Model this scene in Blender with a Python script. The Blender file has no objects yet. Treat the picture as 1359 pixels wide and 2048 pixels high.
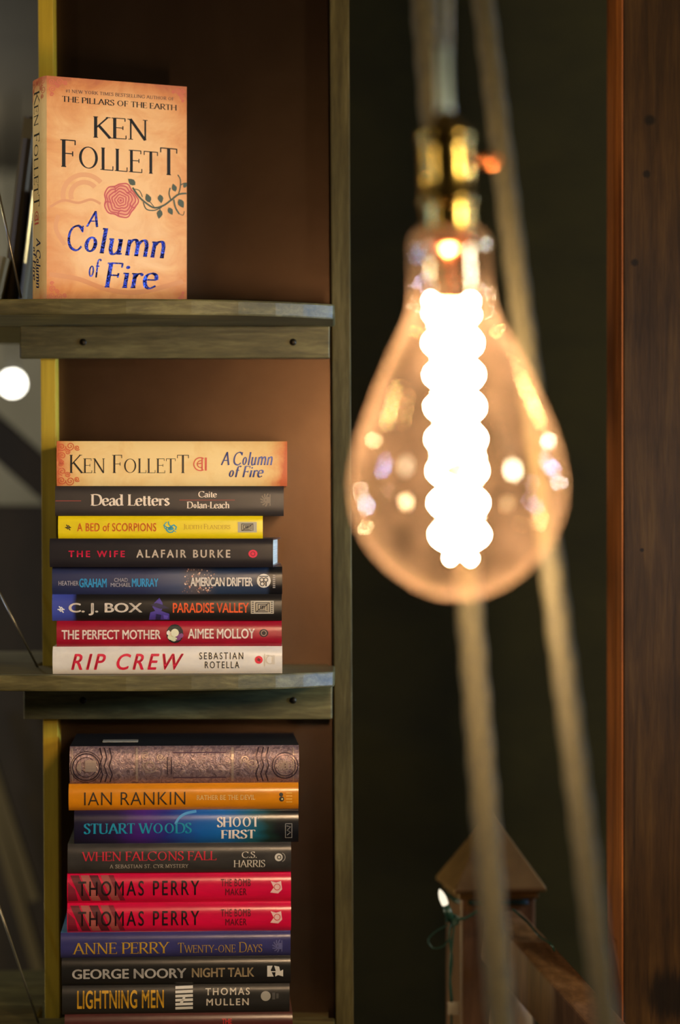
import bpy, bmesh, math, random
from mathutils import Vector, Matrix
random.seed(7)
R_ = math.radians
SC = bpy.context.scene
COL = SC.collection

# ------------------------------------------------------------------ camera
H = 1.30                       # camera height above the floor
FPX = 85.0 / 36.0 * 2048.0     # focal length in photo pixels
def P(px, py, Y):              # photo pixel at distance Y -> point in the room
    return Vector(((px - 679.5) / FPX * Y, Y, H - (py - 1024.0) / FPX * Y))
cam = bpy.data.cameras.new('camera')
cam.sensor_fit = 'VERTICAL'; cam.sensor_height = 36.0; cam.sensor_width = 24.0
cam.lens = 85.0; cam.clip_start = 0.05; cam.clip_end = 60
cam.dof.use_dof = True; cam.dof.focus_distance = 2.630; cam.dof.aperture_fstop = 2.2
co = bpy.data.objects.new('camera', cam); COL.objects.link(co)
co.location = (0, 0, H); co.rotation_euler = (R_(90), 0, 0)
SC.camera = co

# ------------------------------------------------------------------ view + world + lights
SC.view_settings.view_transform = 'Standard'
SC.view_settings.look = 'None'
SC.view_settings.gamma = 1.0
SC.view_settings.exposure = 0.42
SC.view_settings.use_curve_mapping = False
w = bpy.data.worlds.new('room_air'); SC.world = w; w.use_nodes = True
w.node_tree.nodes['Background'].inputs[0].default_value = (0.034, 0.029, 0.010, 1)
w.node_tree.nodes['Background'].inputs[1].default_value = 0.35
try:
    SC.cycles.use_denoising = True
    SC.cycles.sample_clamp_indirect = 4.0
    SC.cycles.transparent_max_bounces = 24
    SC.cycles.max_bounces = 8
except Exception:
    pass

def area(name, loc, target, size, energy, col, spread=180):
    l = bpy.data.lights.new(name, 'AREA'); l.shape = 'DISK'; l.size = size
    l.energy = energy; l.color = col; l.spread = R_(spread)
    o = bpy.data.objects.new(name, l); COL.objects.link(o); o.location = loc
    o.rotation_euler = (Vector(target) - Vector(loc)).to_track_quat('-Z', 'Y').to_euler()
    return o
def point(name, loc, rad, energy, col):
    l = bpy.data.lights.new(name, 'POINT'); l.energy = energy; l.color = col; l.shadow_soft_size = rad
    o = bpy.data.objects.new(name, l); COL.objects.link(o); o.location = loc
    return o
WARM = (1.0, 0.86, 0.58)
area('side_fill_light', (-2.5, 0.3, 2.1), (-0.2, 2.6, 1.2), 0.5, 7, WARM)  # unseen fill added at the left to lift the books
area('side_fill_light', (2.6, 0.2, 2.0), (-0.2, 2.6, 1.2), 0.5, 46, WARM)  # unseen fill added at the right, the stronger of the pair
area('blue_side_light', (1.6, 2.36, 1.32), (-0.02, 2.66, 1.3), 0.2, 2.2, (0.30, 0.56, 1.0), 40)  # unseen blue lamp added at the right to tint the shelf ends
point('far_lamp_light', (-1.6, 6.6, 2.0), 0.1, 30, (1.0, 0.92, 0.74))

# bulb geometry in the room
YB = 1.746
SB = YB / FPX                  # metres per photo pixel at the bulb
# small lamps of the shop to both sides; the bulb's glass mirrors them
BC = P(918, 965, YB); BR = 221 * SB
def mirrored(px, py):
    nx = (px - 918) * SB / BR; nz = -(py - 965) * SB / BR
    n = Vector((nx, -math.sqrt(max(0.02, 1 - nx * nx - nz * nz)), nz))
    d = (BC + n * BR - Vector((0, 0, H))).normalized()
    r = d - 2 * d.dot(n) * n
    return BC + n * BR + r * 2.1
YEL = (1.0, 0.80, 0.38); BLU = (0.22, 0.40, 1.0); PAL = (0.95, 0.93, 0.80)
for i, (px, py, e, c) in enumerate([
        (738, 905, 9, YEL), (760, 940, 9, BLU), (727, 1008, 7, (.6, .72, 1)), (729, 1047, 9, YEL),
        (1100, 899, 14, PAL), (1102, 932, 16, BLU), (1117, 958, 10, (.7, .9, 1)), (1064, 1005, 6, BLU),
        (1112, 1034, 13, BLU), (1072, 1038, 5, YEL), (1056, 958, 1.5, (.6, .65, 1)), (1032, 1040, 1.0, YEL)]):
    point('shop_lamp_light', mirrored(px, py), 0.035, e * 1.6, c)

# ------------------------------------------------------------------ materials
_mc = {}
def lin(c):
    return tuple((x / 12.92 if x <= 0.04045 else ((x + 0.055) / 1.055) ** 2.4) for x in c)
def rgb(r, g, b):
    return lin((r / 255, g / 255, b / 255))
def mat(name):
    m = bpy.data.materials.new(name); m.use_nodes = True
    return m, m.node_tree, m.node_tree.nodes['Principled BSDF']
def flat(c, rough=0.5, metal=0.0, spec=0.5, coat=0.0):
    k = (c, rough, metal, spec, coat)
    if k in _mc: return _mc[k]
    m, nt, b = mat('paint')
    b.inputs['Base Color'].default_value = (*rgb(*c), 1)
    b.inputs['Roughness'].default_value = rough
    b.inputs['Metallic'].default_value = metal
    b.inputs['Specular IOR Level'].default_value = spec
    b.inputs['Coat Weight'].default_value = coat
    b.inputs['Coat Roughness'].default_value = 0.12
    _mc[k] = m
    return m
def N(nt, t, **kw):
    n = nt.nodes.new(t)
    for k, v in kw.items(): setattr(n, k, v)
    return n
def ramp(nt, stops, fac):
    r = N(nt, 'ShaderNodeValToRGB')
    e = r.color_ramp.elements
    while len(e) < len(stops): e.new(0.5)
    for el, (p, c) in zip(e, stops):
        el.position = p; el.color = (*rgb(*c), 1)
    nt.links.new(fac, r.inputs[0])
    return r.outputs[0]
def mathn(nt, op, a, b=None, c=None):
    n = N(nt, 'ShaderNodeMath', operation=op)
    for i, v in enumerate((a, b, c)):
        if v is None: continue
        if isinstance(v, (int, float)): n.inputs[i].default_value = v
        else: nt.links.new(v, n.inputs[i])
    return n.outputs[0]
def coords(nt, scale, rot=(0, 0, 0), loc=(0, 0, 0), src='Object'):
    t = N(nt, 'ShaderNodeTexCoord'); m = N(nt, 'ShaderNodeMapping')
    m.inputs['Scale'].default_value = scale; m.inputs['Rotation'].default_value = rot; m.inputs['Location'].default_value = loc
    nt.links.new(t.outputs[src], m.inputs[0])
    return m.outputs[0]
def noise(nt, vec, scale, detail=4, rough=0.55, dist=0.0):
    n = N(nt, 'ShaderNodeTexNoise')
    n.inputs['Scale'].default_value = scale; n.inputs['Detail'].default_value = detail
    n.inputs['Roughness'].default_value = rough; n.inputs['Distortion'].default_value = dist
    nt.links.new(vec, n.inputs['Vector'])
    return n.outputs['Fac']
def mixc(nt, fac, a, b, mode='MIX'):
    n = N(nt, 'ShaderNodeMix', data_type='RGBA', blend_type=mode)
    for idx, v in ((0, fac), (6, a), (7, b)):
        if isinstance(v, (int, float)): n.inputs[idx].default_value = v
        elif isinstance(v, tuple): n.inputs[idx].default_value = (*v, 1)
        else: nt.links.new(v, n.inputs[idx])
    return n.outputs[2]
def bump(nt, bsdf, h, strength, dist=0.002):
    b = N(nt, 'ShaderNodeBump'); b.inputs['Strength'].default_value = strength; b.inputs['Distance'].default_value = dist
    nt.links.new(h, b.inputs['Height']); nt.links.new(b.outputs[0], bsdf.inputs['Normal'])

def wood(name, cols, grain, rough=0.5, spec=0.4, knots=(), bumps=0.25, blotch=0.35):
    """grain: scale per axis (small along the grain); knots: object-space points that are really dark in the timber"""
    m, nt, b = mat(name)
    v = coords(nt, grain)
    f1 = noise(nt, v, 1.0, 6, 0.62, 0.6)
    f2 = noise(nt, coords(nt, tuple(g * 4.5 for g in grain)), 1.0, 4, 0.6, 0.2)
    f = mathn(nt, 'ADD', mathn(nt, 'MULTIPLY', f1, 0.7), mathn(nt, 'MULTIPLY', f2, 0.3))
    c = ramp(nt, [(0.30, cols[0]), (0.5, cols[1]), (0.70, cols[2])], f)
    bl = noise(nt, coords(nt, (7, 7, 7)), 1.0, 3, 0.5)
    blr = N(nt, 'ShaderNodeMapRange'); blr.inputs[1].default_value = 0.3; blr.inputs[2].default_value = 0.7
    blr.inputs[3].default_value = 1 - blotch; blr.inputs[4].default_value = 1.0 + blotch * 0.3
    nt.links.new(bl, blr.inputs[0])
    cc = N(nt, 'ShaderNodeMix', data_type='RGBA', blend_type='MULTIPLY'); cc.inputs[0].default_value = 1.0
    nt.links.new(c, cc.inputs[6]); nt.links.new(blr.outputs[0], cc.inputs[7])
    out = cc.outputs[2]
    for (kx, ky, kz, kr) in knots:
        t = N(nt, 'ShaderNodeTexCoord'); d = N(nt, 'ShaderNodeVectorMath', operation='DISTANCE')
        nt.links.new(t.outputs['Object'], d.inputs[0]); d.inputs[1].default_value = (kx, ky, kz)
        wob = mathn(nt, 'MULTIPLY', mathn(nt, 'SUBTRACT', f2, 0.5), kr * 0.9)
        mr = N(nt, 'ShaderNodeMapRange', interpolation_type='SMOOTHSTEP')
        mr.inputs[1].default_value = kr * 0.6; mr.inputs[2].default_value = kr * 1.5; mr.inputs[3].default_value = 0.9; mr.inputs[4].default_value = 0
        nt.links.new(mathn(nt, 'ADD', d.outputs['Value'], wob), mr.inputs[0])
        out = mixc(nt, mr.outputs[0], out, rgb(18, 10, 4))
    nt.links.new(out, b.inputs['Base Color'])
    b.inputs['Roughness'].default_value = rough; b.inputs['Specular IOR Level'].default_value = spec
    bump(nt, b, f, bumps, 0.0012)
    return m

def noisy(name, cols, scale, rough=0.5, metal=0.0, bumps=0.1, spec=0.5, lo=0.35, hi=0.65, coat=0.0):
    m, nt, b = mat(name)
    f = noise(nt, coords(nt, scale), 1.0, 5, 0.6, 0.3)
    nt.links.new(ramp(nt, [(lo, cols[0]), (hi, cols[1])], f), b.inputs['Base Color'])
    b.inputs['Roughness'].default_value = rough; b.inputs['Metallic'].default_value = metal
    b.inputs['Specular IOR Level'].default_value = spec; b.inputs['Coat Weight'].default_value = coat
    b.inputs['Coat Roughness'].default_value = 0.15
    if bumps: bump(nt, b, f, bumps, 0.001)
    return m
def emit(name, c, s):
    m = bpy.data.materials.new(name); m.use_nodes = True; nt = m.node_tree
    nt.nodes.remove(nt.nodes['Principled BSDF'])
    e = N(nt, 'ShaderNodeEmission'); e.inputs[0].default_value = (*c, 1); e.inputs[1].default_value = s
    nt.links.new(e.outputs[0], nt.nodes['Material Output'].inputs[0])
    return m

# ------------------------------------------------------------------ mesh helpers
class MB:
    def __init__(s): s.v = []; s.f = []; s.m = []; s.s = []
    def add(s, vs, fs, mi=0, smooth=False):
        b = len(s.v); s.v += [tuple(x) for x in vs]
        for f in fs: s.f.append(tuple(b + i for i in f)); s.m.append(mi); s.s.append(smooth)
    def box(s, lo, hi, mi=0, M=None):
        x0, y0, z0 = lo; x1, y1, z1 = hi
        vs = [Vector(p) for p in ((x0, y0, z0), (x1, y0, z0), (x1, y1, z0), (x0, y1, z0), (x0, y0, z1), (x1, y0, z1), (x1, y1, z1), (x0, y1, z1))]
        if M is not None: vs = [M @ p for p in vs]
        s.add(vs, [(0, 3, 2, 1), (4, 5, 6, 7), (0, 1, 5, 4), (1, 2, 6, 5), (2, 3, 7, 6), (3, 0, 4, 7)], mi)
    def prism(s, pts, axis, a, b, mi=0):
        """closed outline in the two other axes, extruded along axis from a to b"""
        def mk(p, t):
            return {'z': (p[0], p[1], t), 'y': (p[0], t, p[1]), 'x': (t, p[0], p[1])}[axis]
        n = len(pts)
        vs = [mk(p, a) for p in pts] + [mk(p, b) for p in pts]
        fs = [tuple(range(n)), tuple(range(2 * n - 1, n - 1, -1))]
        fs += [(i, i + n, (i + 1) % n + n, (i + 1) % n) for i in range(n)]
        s.add(vs, fs, mi)
    def tube(s, path, r, n=10, mi=0, closed=False, caps=True, lobes=0, twist=0.0):
        path = [Vector(p) for p in path]; m = len(path)
        rr = r if isinstance(r, (list, tuple)) else [r] * m
        up = Vector((0, 0, 1)); vs = []; prev = None
        for i, p in enumerate(path):
            t = (path[(i + 1) % m] - path[i - 1]) if closed else (path[min(i + 1, m - 1)] - path[max(i - 1, 0)])
            t = t.normalized()
            if prev is None:
                a = up if abs(t.dot(up)) < 0.9 else Vector((1, 0, 0))
                u = (a - t * a.dot(t)).normalized()
            else:
                u = (prev - t * prev.dot(t)).normalized()
            prev = u; q = t.cross(u)
            for k in range(n):
                an = 2 * math.pi * k / n
                rad = rr[i] * (1 + (0.05 * math.cos(lobes * (an - twist * i)) if lobes else 0))
                vs.append(p + (u * math.cos(an) + q * math.sin(an)) * rad)
        fs = []
        for i in range(m if closed else m - 1):
            j = (i + 1) % m
            for k in range(n):
                fs.append((i * n + k, i * n + (k + 1) % n, j * n + (k + 1) % n, j * n + k))
        s.add(vs, fs, mi, True)
        if caps and not closed:
            b = len(s.v) - m * n
            s.f.append(tuple(b + k for k in range(n - 1, -1, -1))); s.m.append(mi); s.s.append(False)
            s.f.append(tuple(b + (m - 1) * n + k for k in range(n))); s.m.append(mi); s.s.append(False)
    def lathe(s, prof, n=48, mi=0, M=None):
        """prof: (radius, z) from top to bottom"""
        vs = []; rows = []
        for (r, z) in prof:
            if r < 1e-6: rows.append([len(vs)]); vs.append(Vector((0, 0, z)))
            else:
                rows.append(list(range(len(vs), len(vs) + n)))
                vs += [Vector((r * math.cos(2 * math.pi * k / n), r * math.sin(2 * math.pi * k / n), z)) for k in range(n)]
        fs = []
        for a, b in zip(rows, rows[1:]):
            for k in range(n):
                k2 = (k + 1) % n
                if len(a) == 1 and len(b) == 1: continue
                if len(a) == 1: fs.append((a[0], b[k], b[k2]))
                elif len(b) == 1: fs.append((a[k], b[0], a[k2]))
                else: fs.append((a[k], b[k], b[k2], a[k2]))
        if M is not None: vs = [M @ v for v in vs]
        s.add(vs, fs, mi, True)
    def build(s, name, mats, parent=None, bevel=0.0):
        me = bpy.data.meshes.new(name); me.from_pydata(s.v, [], s.f)
        for m in (mats if isinstance(mats, (list, tuple)) else [mats]): me.materials.append(m)
        me.polygons.foreach_set('material_index', s.m); me.polygons.foreach_set('use_smooth', s.s)
        me.update()
        o = bpy.data.objects.new(name, me); COL.objects.link(o)
        if parent is not None: o.parent = parent
        if bevel:
            bv = o.modifiers.new('bevel', 'BEVEL'); bv.width = bevel; bv.segments = 2; bv.limit_method = 'ANGLE'
        return o
def tag(o, label, cat, group=None):
    o['label'] = label; o['category'] = cat
    if group: o['group'] = group
    return o
def thing(name, label, cat, loc=(0, 0, 0), group=None):
    o = bpy.data.objects.new(name, None); COL.objects.link(o); o.location = loc; o.empty_display_size = 0.03
    return tag(o, label, cat, group)
def struct(o, label=None, cat=None):
    o['kind'] = 'structure'
    if label: o['label'] = label
    if cat: o['category'] = cat
    return o
def smooth_path(pts, n=8):
    pts = [Vector(p) for p in pts]; out = []
    for i in range(len(pts) - 1):
        p0 = pts[max(i - 1, 0)]; p1 = pts[i]; p2 = pts[i + 1]; p3 = pts[min(i + 2, len(pts) - 1)]
        for k in range(n):
            t = k / n
            out.append(0.5 * ((2 * p1) + (p2 - p0) * t + (2 * p0 - 5 * p1 + 4 * p2 - p3) * t * t + (3 * p1 - p0 - 3 * p2 + p3) * t ** 3))
    out.append(pts[-1])
    return out

# ------------------------------------------------------------------ lettering
# every piece of print is (verts2d, faces); y grows downward like on the page
GL = {
'A': ".78|l .06 0 .38 1|l .37 1 .72 0|t .19 .36 .58 .36|h .06 0|h .72 0",
'B': ".66|l .13 0 .13 1|s .13 .985 .38 .98 .52 .88 .5 .7 .38 .56 .13 .54|s .13 .54 .42 .53 .6 .4 .58 .16 .4 .02 .13 .015|h .1 0|h .1 1",
'C': ".78|s .72 .8 .58 .95 .42 .985 .2 .89 .07 .66 .07 .34 .2 .11 .42 .015 .58 .04 .73 .18|v .72 .74 1",
'D': ".83|l .13 0 .13 1|s .13 .985 .42 .98 .66 .86 .76 .5 .66 .14 .42 .02 .13 .015|h .1 0|h .1 1",
'E': ".6|l .13 0 .13 1|t .13 .985 .52 .985|t .13 .53 .44 .53|t .13 .015 .55 .015|v .52 .84 1|v .44 .44 .62|v .56 0 .18|h .1 0|h .1 1",
'F': ".56|l .13 0 .13 1|t .13 .985 .5 .985|t .13 .5 .42 .5|v .5 .82 1|v .42 .41 .59|h .13 0|h .1 1",
'G': ".84|s .72 .8 .58 .95 .42 .985 .2 .89 .07 .66 .07 .34 .2 .11 .42 .015 .58 .04 .72 .14|l .72 .04 .72 .4|h .72 .41|v .72 .74 1",
'H': ".82|l .13 0 .13 1|l .69 0 .69 1|t .13 .52 .69 .52|h .13 0|h .13 1|h .69 0|h .69 1",
'I': ".3|l .15 0 .15 1|h .15 0|h .15 1",
'J': ".36|l .22 1 .22 .12|s .22 .12 .18 -.05 .02 -.14|h .22 1",
'K': ".72|l .13 0 .13 1|p .13 .45 .6 1|l .25 .58 .68 0|h .13 0|h .13 1|h .6 1|h .68 0",
'L': ".58|l .13 0 .13 1|t .13 .015 .52 .015|v .53 0 .2|h .13 1|h .1 0",
'M': ".98|p .12 0 .16 1|l .16 1 .49 .06|p .49 .06 .82 1|l .82 1 .87 0|h .12 0|h .87 0|h .1 1|h .88 1",
'N': ".84|p .14 0 .14 1|l .12 1 .7 0|p .7 0 .7 1|h .14 0|h .1 1|h .7 1",
'O': ".92|o .46 .5 .38 .49",
'P': ".6|l .13 0 .13 1|s .13 .985 .38 .98 .54 .88 .54 .64 .4 .48 .13 .46|h .13 0|h .1 1",
'R': ".7|l .13 0 .13 1|s .13 .985 .38 .98 .53 .88 .53 .66 .4 .5 .13 .48|l .3 .5 .64 0|h .13 0|h .1 1|h .66 0",
'S': ".54|s .45 .82 .38 .96 .25 .985 .11 .9 .1 .72 .25 .56 .4 .44 .47 .28 .4 .07 .25 .015 .12 .05 .07 .2|v .46 .76 1|v .06 0 .24",
'T': ".68|l .34 0 .34 1|t .06 .985 .62 .985|v .06 .82 1|v .62 .82 1|h .34 0",
'U': ".8|l .13 1 .13 .33|s .13 .35 .17 .1 .38 .015 .6 .1 .65 .35|p .65 .33 .65 1|h .13 1|h .65 1",
'V': ".74|l .06 1 .38 0|p .38 0 .68 1|h .06 1|h .68 1",
'W': "1.1|l .06 1 .34 0|p .34 0 .56 1|l .54 1 .8 0|p .8 0 1.04 1|h .06 1|h .55 1|h 1.04 1",
'X': ".72|l .08 1 .64 0|p .08 0 .62 1|h .08 1|h .64 0|h .08 0|h .62 1",
'Y': ".7|l .06 1 .35 .46|p .35 .48 .64 1|l .35 .5 .35 0|h .06 1|h .64 1|h .35 0",
'a': ".5|s .08 .5 .2 .63 .33 .6 .38 .46|l .38 .48 .38 .03|s .38 .37 .16 .32 .06 .16 .16 .01 .3 .05 .38 .16|h .42 .01",
'c': ".48|s .42 .52 .28 .63 .12 .55 .06 .32 .14 .07 .28 .01 .44 .12",
'd': ".58|s .43 .5 .28 .63 .1 .52 .06 .3 .14 .06 .28 .01 .43 .12|l .43 1 .43 0|h .39 1|h .47 .01",
'e': ".5|t .08 .36 .43 .36|s .43 .36 .4 .55 .26 .63 .1 .54 .06 .32 .13 .08 .27 .01 .44 .12",
'f': ".36|l .16 0 .16 .8|s .16 .78 .2 .95 .32 .99 .42 .92|t .04 .62 .32 .62|h .16 0",
'h': ".6|l .13 0 .13 1|s .13 .44 .26 .61 .4 .61 .46 .43|l .46 .45 .46 0|h .13 0|h .1 1|h .46 0",
'i': ".28|l .14 0 .14 .62|h .14 0|h .1 .62|d .14 .84 .065",
'l': ".28|l .14 0 .14 1|h .14 0|h .1 1",
'm': ".88|l .13 0 .13 .62|s .13 .44 .24 .61 .36 .61 .44 .44|l .44 .46 .44 0|s .44 .44 .56 .61 .68 .61 .75 .44|l .75 .46 .75 0|h .13 0|h .44 0|h .75 0",
'n': ".6|l .13 0 .13 .62|s .13 .44 .26 .61 .4 .61 .46 .43|l .46 .45 .46 0|h .13 0|h .1 .62|h .46 0",
'o': ".54|o .27 .32 .21 .31",
'r': ".42|l .13 0 .13 .62|s .13 .42 .22 .58 .36 .6|d .35 .56 .055|h .13 0|h .1 .62",
's': ".4|s .33 .5 .2 .63 .08 .5 .2 .34 .34 .17 .2 .01 .06 .13",
't': ".34|l .15 .84 .15 .12|s .15 .14 .2 .01 .32 .06|t .03 .62 .3 .62",
'u': ".6|l .13 .62 .13 .18|s .13 .2 .2 .02 .34 .04 .43 .18|l .43 .62 .43 0|h .1 .62|h .4 .62|h .47 .01",
'-': ".36|p .06 .32 .3 .32", '.': ".22|d .11 .06 .065", ',': ".2|d .1 .05 .06",
'#': ".6|t .06 .34 .54 .34|t .06 .64 .54 .64|t .18 .04 .26 .96|t .36 .04 .44 .96",
'1': ".4|l .22 0 .22 1|t .06 .82 .22 .99|h .22 0", ' ': ".3",
}
def ribbon(pts, wid):
    vs = []; n = len(pts)
    for i, (x, y) in enumerate(pts):
        ax, ay = pts[max(i - 1, 0)]; bx, by = pts[min(i + 1, n - 1)]
        dx, dy = bx - ax, by - ay; L = math.hypot(dx, dy) or 1
        ww = (wid(dx / L, dy / L) if callable(wid) else wid) / 2
        vs += [(x - dy / L * ww, y + dx / L * ww), (x + dy / L * ww, y - dx / L * ww)]
    return vs, [(2 * i, 2 * i + 1, 2 * i + 3, 2 * i + 2) for i in range(n - 1)]
def disc(x, y, rx, ry=None, n=16):
    ry = rx if ry is None else ry
    return [(x + rx * math.cos(2 * math.pi * k / n), y + ry * math.sin(2 * math.pi * k / n)) for k in range(n)], [tuple(range(n))]
def merge(parts):
    V = []; F = []
    for vs, fs in parts:
        b = len(V); V += vs; F += [tuple(b + i for i in f) for f in fs]
    return V, F
def serif_word(text, thick=.12, thin=.04, slab=.2, caps=False, small=.8, shear=0.0, track=0.0, nos=False):
    out = []; x = 0.0
    for ch in text:
        sc = 1.0; g = ch
        if caps and ch.islower(): g = ch.upper(); sc = small
        spec = GL.get(g) or GL[' ']
        it = spec.split('|'); adv = float(it[0])
        def pen(dx, dy): 
            a = math.atan2(dy, dx)
            return thin + (thick - thin) * abs(math.sin(a - R_(18))) ** 1.3
        for q in it[1:]:
            q = q.split(); k = q[0]; nums = [float(z) for z in q[1:]]
            if k in 'lspt':
                pts = list(zip(nums[0::2], nums[1::2]))
                if k == 's': pts = [(p.x, p.y) for p in smooth_path([(a, b, 0) for a, b in pts], 5)]
                wd = pen if k in 'ls' else (thin if k == 't' else thin + (thick - thin) * .3)
                if k == 'l' and abs(pts[0][0] - pts[-1][0]) < .06: wd = thick
                r = ribbon(pts, wd)
            elif k == 'h':
                if nos: continue
                s2 = slab / 2; yy = nums[1]; e = thin * .9
                y0, y1 = (yy - e, yy) if yy > .5 else (yy, yy + e)
                r = ([(nums[0] - s2, y0), (nums[0] + s2, y0), (nums[0] + s2, y1), (nums[0] - s2, y1)], [(0, 1, 2, 3)])
            elif k == 'v':
                r = ribbon([(nums[0], nums[1]), (nums[0], nums[2])], thin)
            elif k == 'd':
                r = disc(nums[0], nums[1], nums[2] * (.6 + thick * 3.4))
            elif k == 'o':
                cx, cy, rx, ry = nums; n = 28
                vs = []
                for i in range(n):
                    a = 2 * math.pi * i / n; c, s_ = math.cos(a), math.sin(a)
                    vs += [(cx + rx * c, cy + ry * s_), (cx + (rx - thick * .95) * c, cy + (ry - thin) * s_)]
                r = (vs, [(2 * i, 2 * i + 1, (2 * i + 3) % (2 * n), (2 * i + 2) % (2 * n)) for i in range(n)])
            out.append(([((vx * sc + x) + vy * sc * shear, vy * sc) for vx, vy in r[0]], r[1]))
        x += adv * sc + track
    return merge(out)
_fc = {}
def sans_word(text, bold=0.0, shear=0.0, track=1.0):
    k = (text, bold, shear, track)
    if k in _fc: return _fc[k]
    cu = bpy.data.curves.new('lettering', 'FONT'); cu.body = text; cu.size = 1.0; cu.shear = shear
    if bold < 0: cu.offset = bold
    cu.space_character = track; cu.resolution_u = 4; cu.fill_mode = 'FRONT'
    o = bpy.data.objects.new('lettering', cu); COL.objects.link(o)
    bpy.context.view_layer.update()
    me = bpy.data.meshes.new_from_object(o.evaluated_get(bpy.context.evaluated_depsgraph_get()))
    vs = [(v.co.x, v.co.y) for v in me.vertices]; fs = [tuple(p.vertices) for p in me.polygons]
    bpy.data.objects.remove(o); bpy.data.curves.remove(cu); bpy.data.meshes.remove(me)
    if bold > 0:
        b_ = bold * .9
        r = merge([([(x + dx * b_, y + dy * b_) for x, y in vs], fs) for dx, dy in ((-1, 0), (1, 0), (0, .6), (0, -.6))])
    else: r = (vs, fs)
    _fc[k] = r
    return r
def fit(word, x0, y0, x1, y1):
    """scale a word (y up) into the box on the page (y down)"""
    V, F = word
    ax = min(v[0] for v in V); bx = max(v[0] for v in V); ay = min(v[1] for v in V); by = max(v[1] for v in V)
    return [(x0 + (v[0] - ax) / (bx - ax) * (x1 - x0), y1 - (v[1] - ay) / (by - ay) * (y1 - y0)) for v in V], F
def rect(x0, y0, x1, y1): return [(x0, y0), (x1, y0), (x1, y1), (x0, y1)], [(0, 1, 2, 3)]
def poly(*p): return list(p), [tuple(range(len(p)))]
def ring(x, y, r, wdt, a0=0, a1=360, n=24):
    pts = [(x + r * math.cos(R_(a0 + (a1 - a0) * i / n)), y + r * math.sin(R_(a0 + (a1 - a0) * i / n))) for i in range(n + 1)]
    return ribbon(pts, wdt)
def curl(x, y, r, turns, a0, wdt, sgn=1):
    n = int(14 * turns)
    return ribbon([(x + r * (1 - i / n * .85) * math.cos(R_(a0) + sgn * 2 * math.pi * turns * i / n), y + r * (1 - i / n * .85) * math.sin(R_(a0) + sgn * 2 * math.pi * turns * i / n)) for i in range(n + 1)], wdt)
def scroll(x, y, s, sx, sy, wdt):
    """corner ornament: a bunch of curls"""
    return merge([curl(x + sx * a * s, y + sy * b * s, r * s, 1.7, ang, wdt, sg) for a, b, r, ang, sg in
                  [(.22, .25, .2, 0, 1), (.62, .22, .22, 180, -1), (.25, .68, .2, 90, 1), (.95, .3, .13, 30, 1), (.5, .5, .14, 200, 1), (.2, 1.0, .12, 0, -1)]])
def fleuron(x, y, s):
    out = []
    for k in range(7):
        a = R_(180 + k * 30 - 90 + 0); a = R_(90 + 30 * k)
        out.append(ribbon([(x + s * .2 * math.cos(a), y + s * .2 * math.sin(a)), (x + s * .65 * math.cos(a), y + s * .65 * math.sin(a)), (x + s * math.cos(a + .2), y + s * math.sin(a + .2))], s * .2))
    return merge(out + [disc(x + s * .25, y, s * .35, s * .5), ribbon([(x + s * .5, y - s * .9), (x + s * .5, y + s * .9)], s * .16)])
def hashmark(x, y, s):
    return merge([ribbon([(x - s * .6, y - s * .9), (x - s * .1, y - s * .4), (x - s * .5, y + s * .1), (x, y + s * .6)], s * .35),
                  ribbon([(x, y - s * .7), (x + s * .6, y - s * .1), (x + s * .2, y + s * .3), (x + s * .7, y + s * .9)], s * .35),
                  rect(x - s, y - s * .15, x + s, y + s * .15)])
def maze(x0, y0, x1, y1):
    """the little square labyrinth emblem"""
    out = []; w_, h_ = x1 - x0, y1 - y0; t = h_ * .09
    for k in (0, .16, .32):
        a, b, c, d = x0 + w_ * k, y0 + h_ * k, x1 - w_ * k, y1 - h_ * k
        out += [rect(a, b, c, b + t), rect(a, d - t, c - w_ * .12, d), rect(a, b, a + t, d - h_ * .12), rect(c - t, b, c, d)]
    return merge(out + [rect(x0 + w_ * .45, y0 + h_ * .4, x0 + w_ * .58, y0 + h_ * .62), ribbon([(x0 + w_ * .1, y0 + h_ * .9), (x0 + w_ * .45, y0 + h_ * .5)], t), ribbon([(x0 + w_ * .6, y0 + h_ * .5), (x1 - w_ * .1, y0 + h_ * .12)], t)])

# ------------------------------------------------------------------ setting
def box_obj(name, lo, hi, m, parent=None, bevel=0.0):
    b = MB(); b.box(lo, hi); return b.build(name, m, parent, bevel)
m_floor = wood('floor_boards', [(40, 28, 18), (58, 42, 26), (76, 56, 34)], (3, 40, 40), 0.5)
m_ceil = noisy('ceiling_plaster', [(60, 54, 44), (70, 64, 52)], (3, 3, 3), 0.8)
m_dark = noisy('dark_olive_wall', [(31, 29, 10), (40, 37, 13)], (5, 5, 9), 0.7, 0, 0.12, 0.12)
m_far = noisy('far_grey_wall', [(120, 116, 100), (140, 136, 120)], (2, 2, 2), 0.8)
struct(box_obj('floor', (-3.2, -2.6, -0.1), (2.6, 8.2, 0.0), m_floor), 'brown boarded floor of the shop', 'floor')
struct(box_obj('ceiling', (-3.2, -2.6, 2.42), (2.6, 8.2, 2.52), m_ceil), 'dull plaster ceiling of the shop', 'ceiling')
struct(box_obj('wall_back', (-0.25, 3.35, 0.0), (1.8, 3.45, 2.42), m_dark), 'dark olive wall behind the hanging bulb and ropes', 'wall')
struct(box_obj('wall_far', (-3.2, 8.0, 0.0), (2.6, 8.1, 2.42), m_far), 'dim grey wall far behind the left end of the shelves', 'wall')
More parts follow.
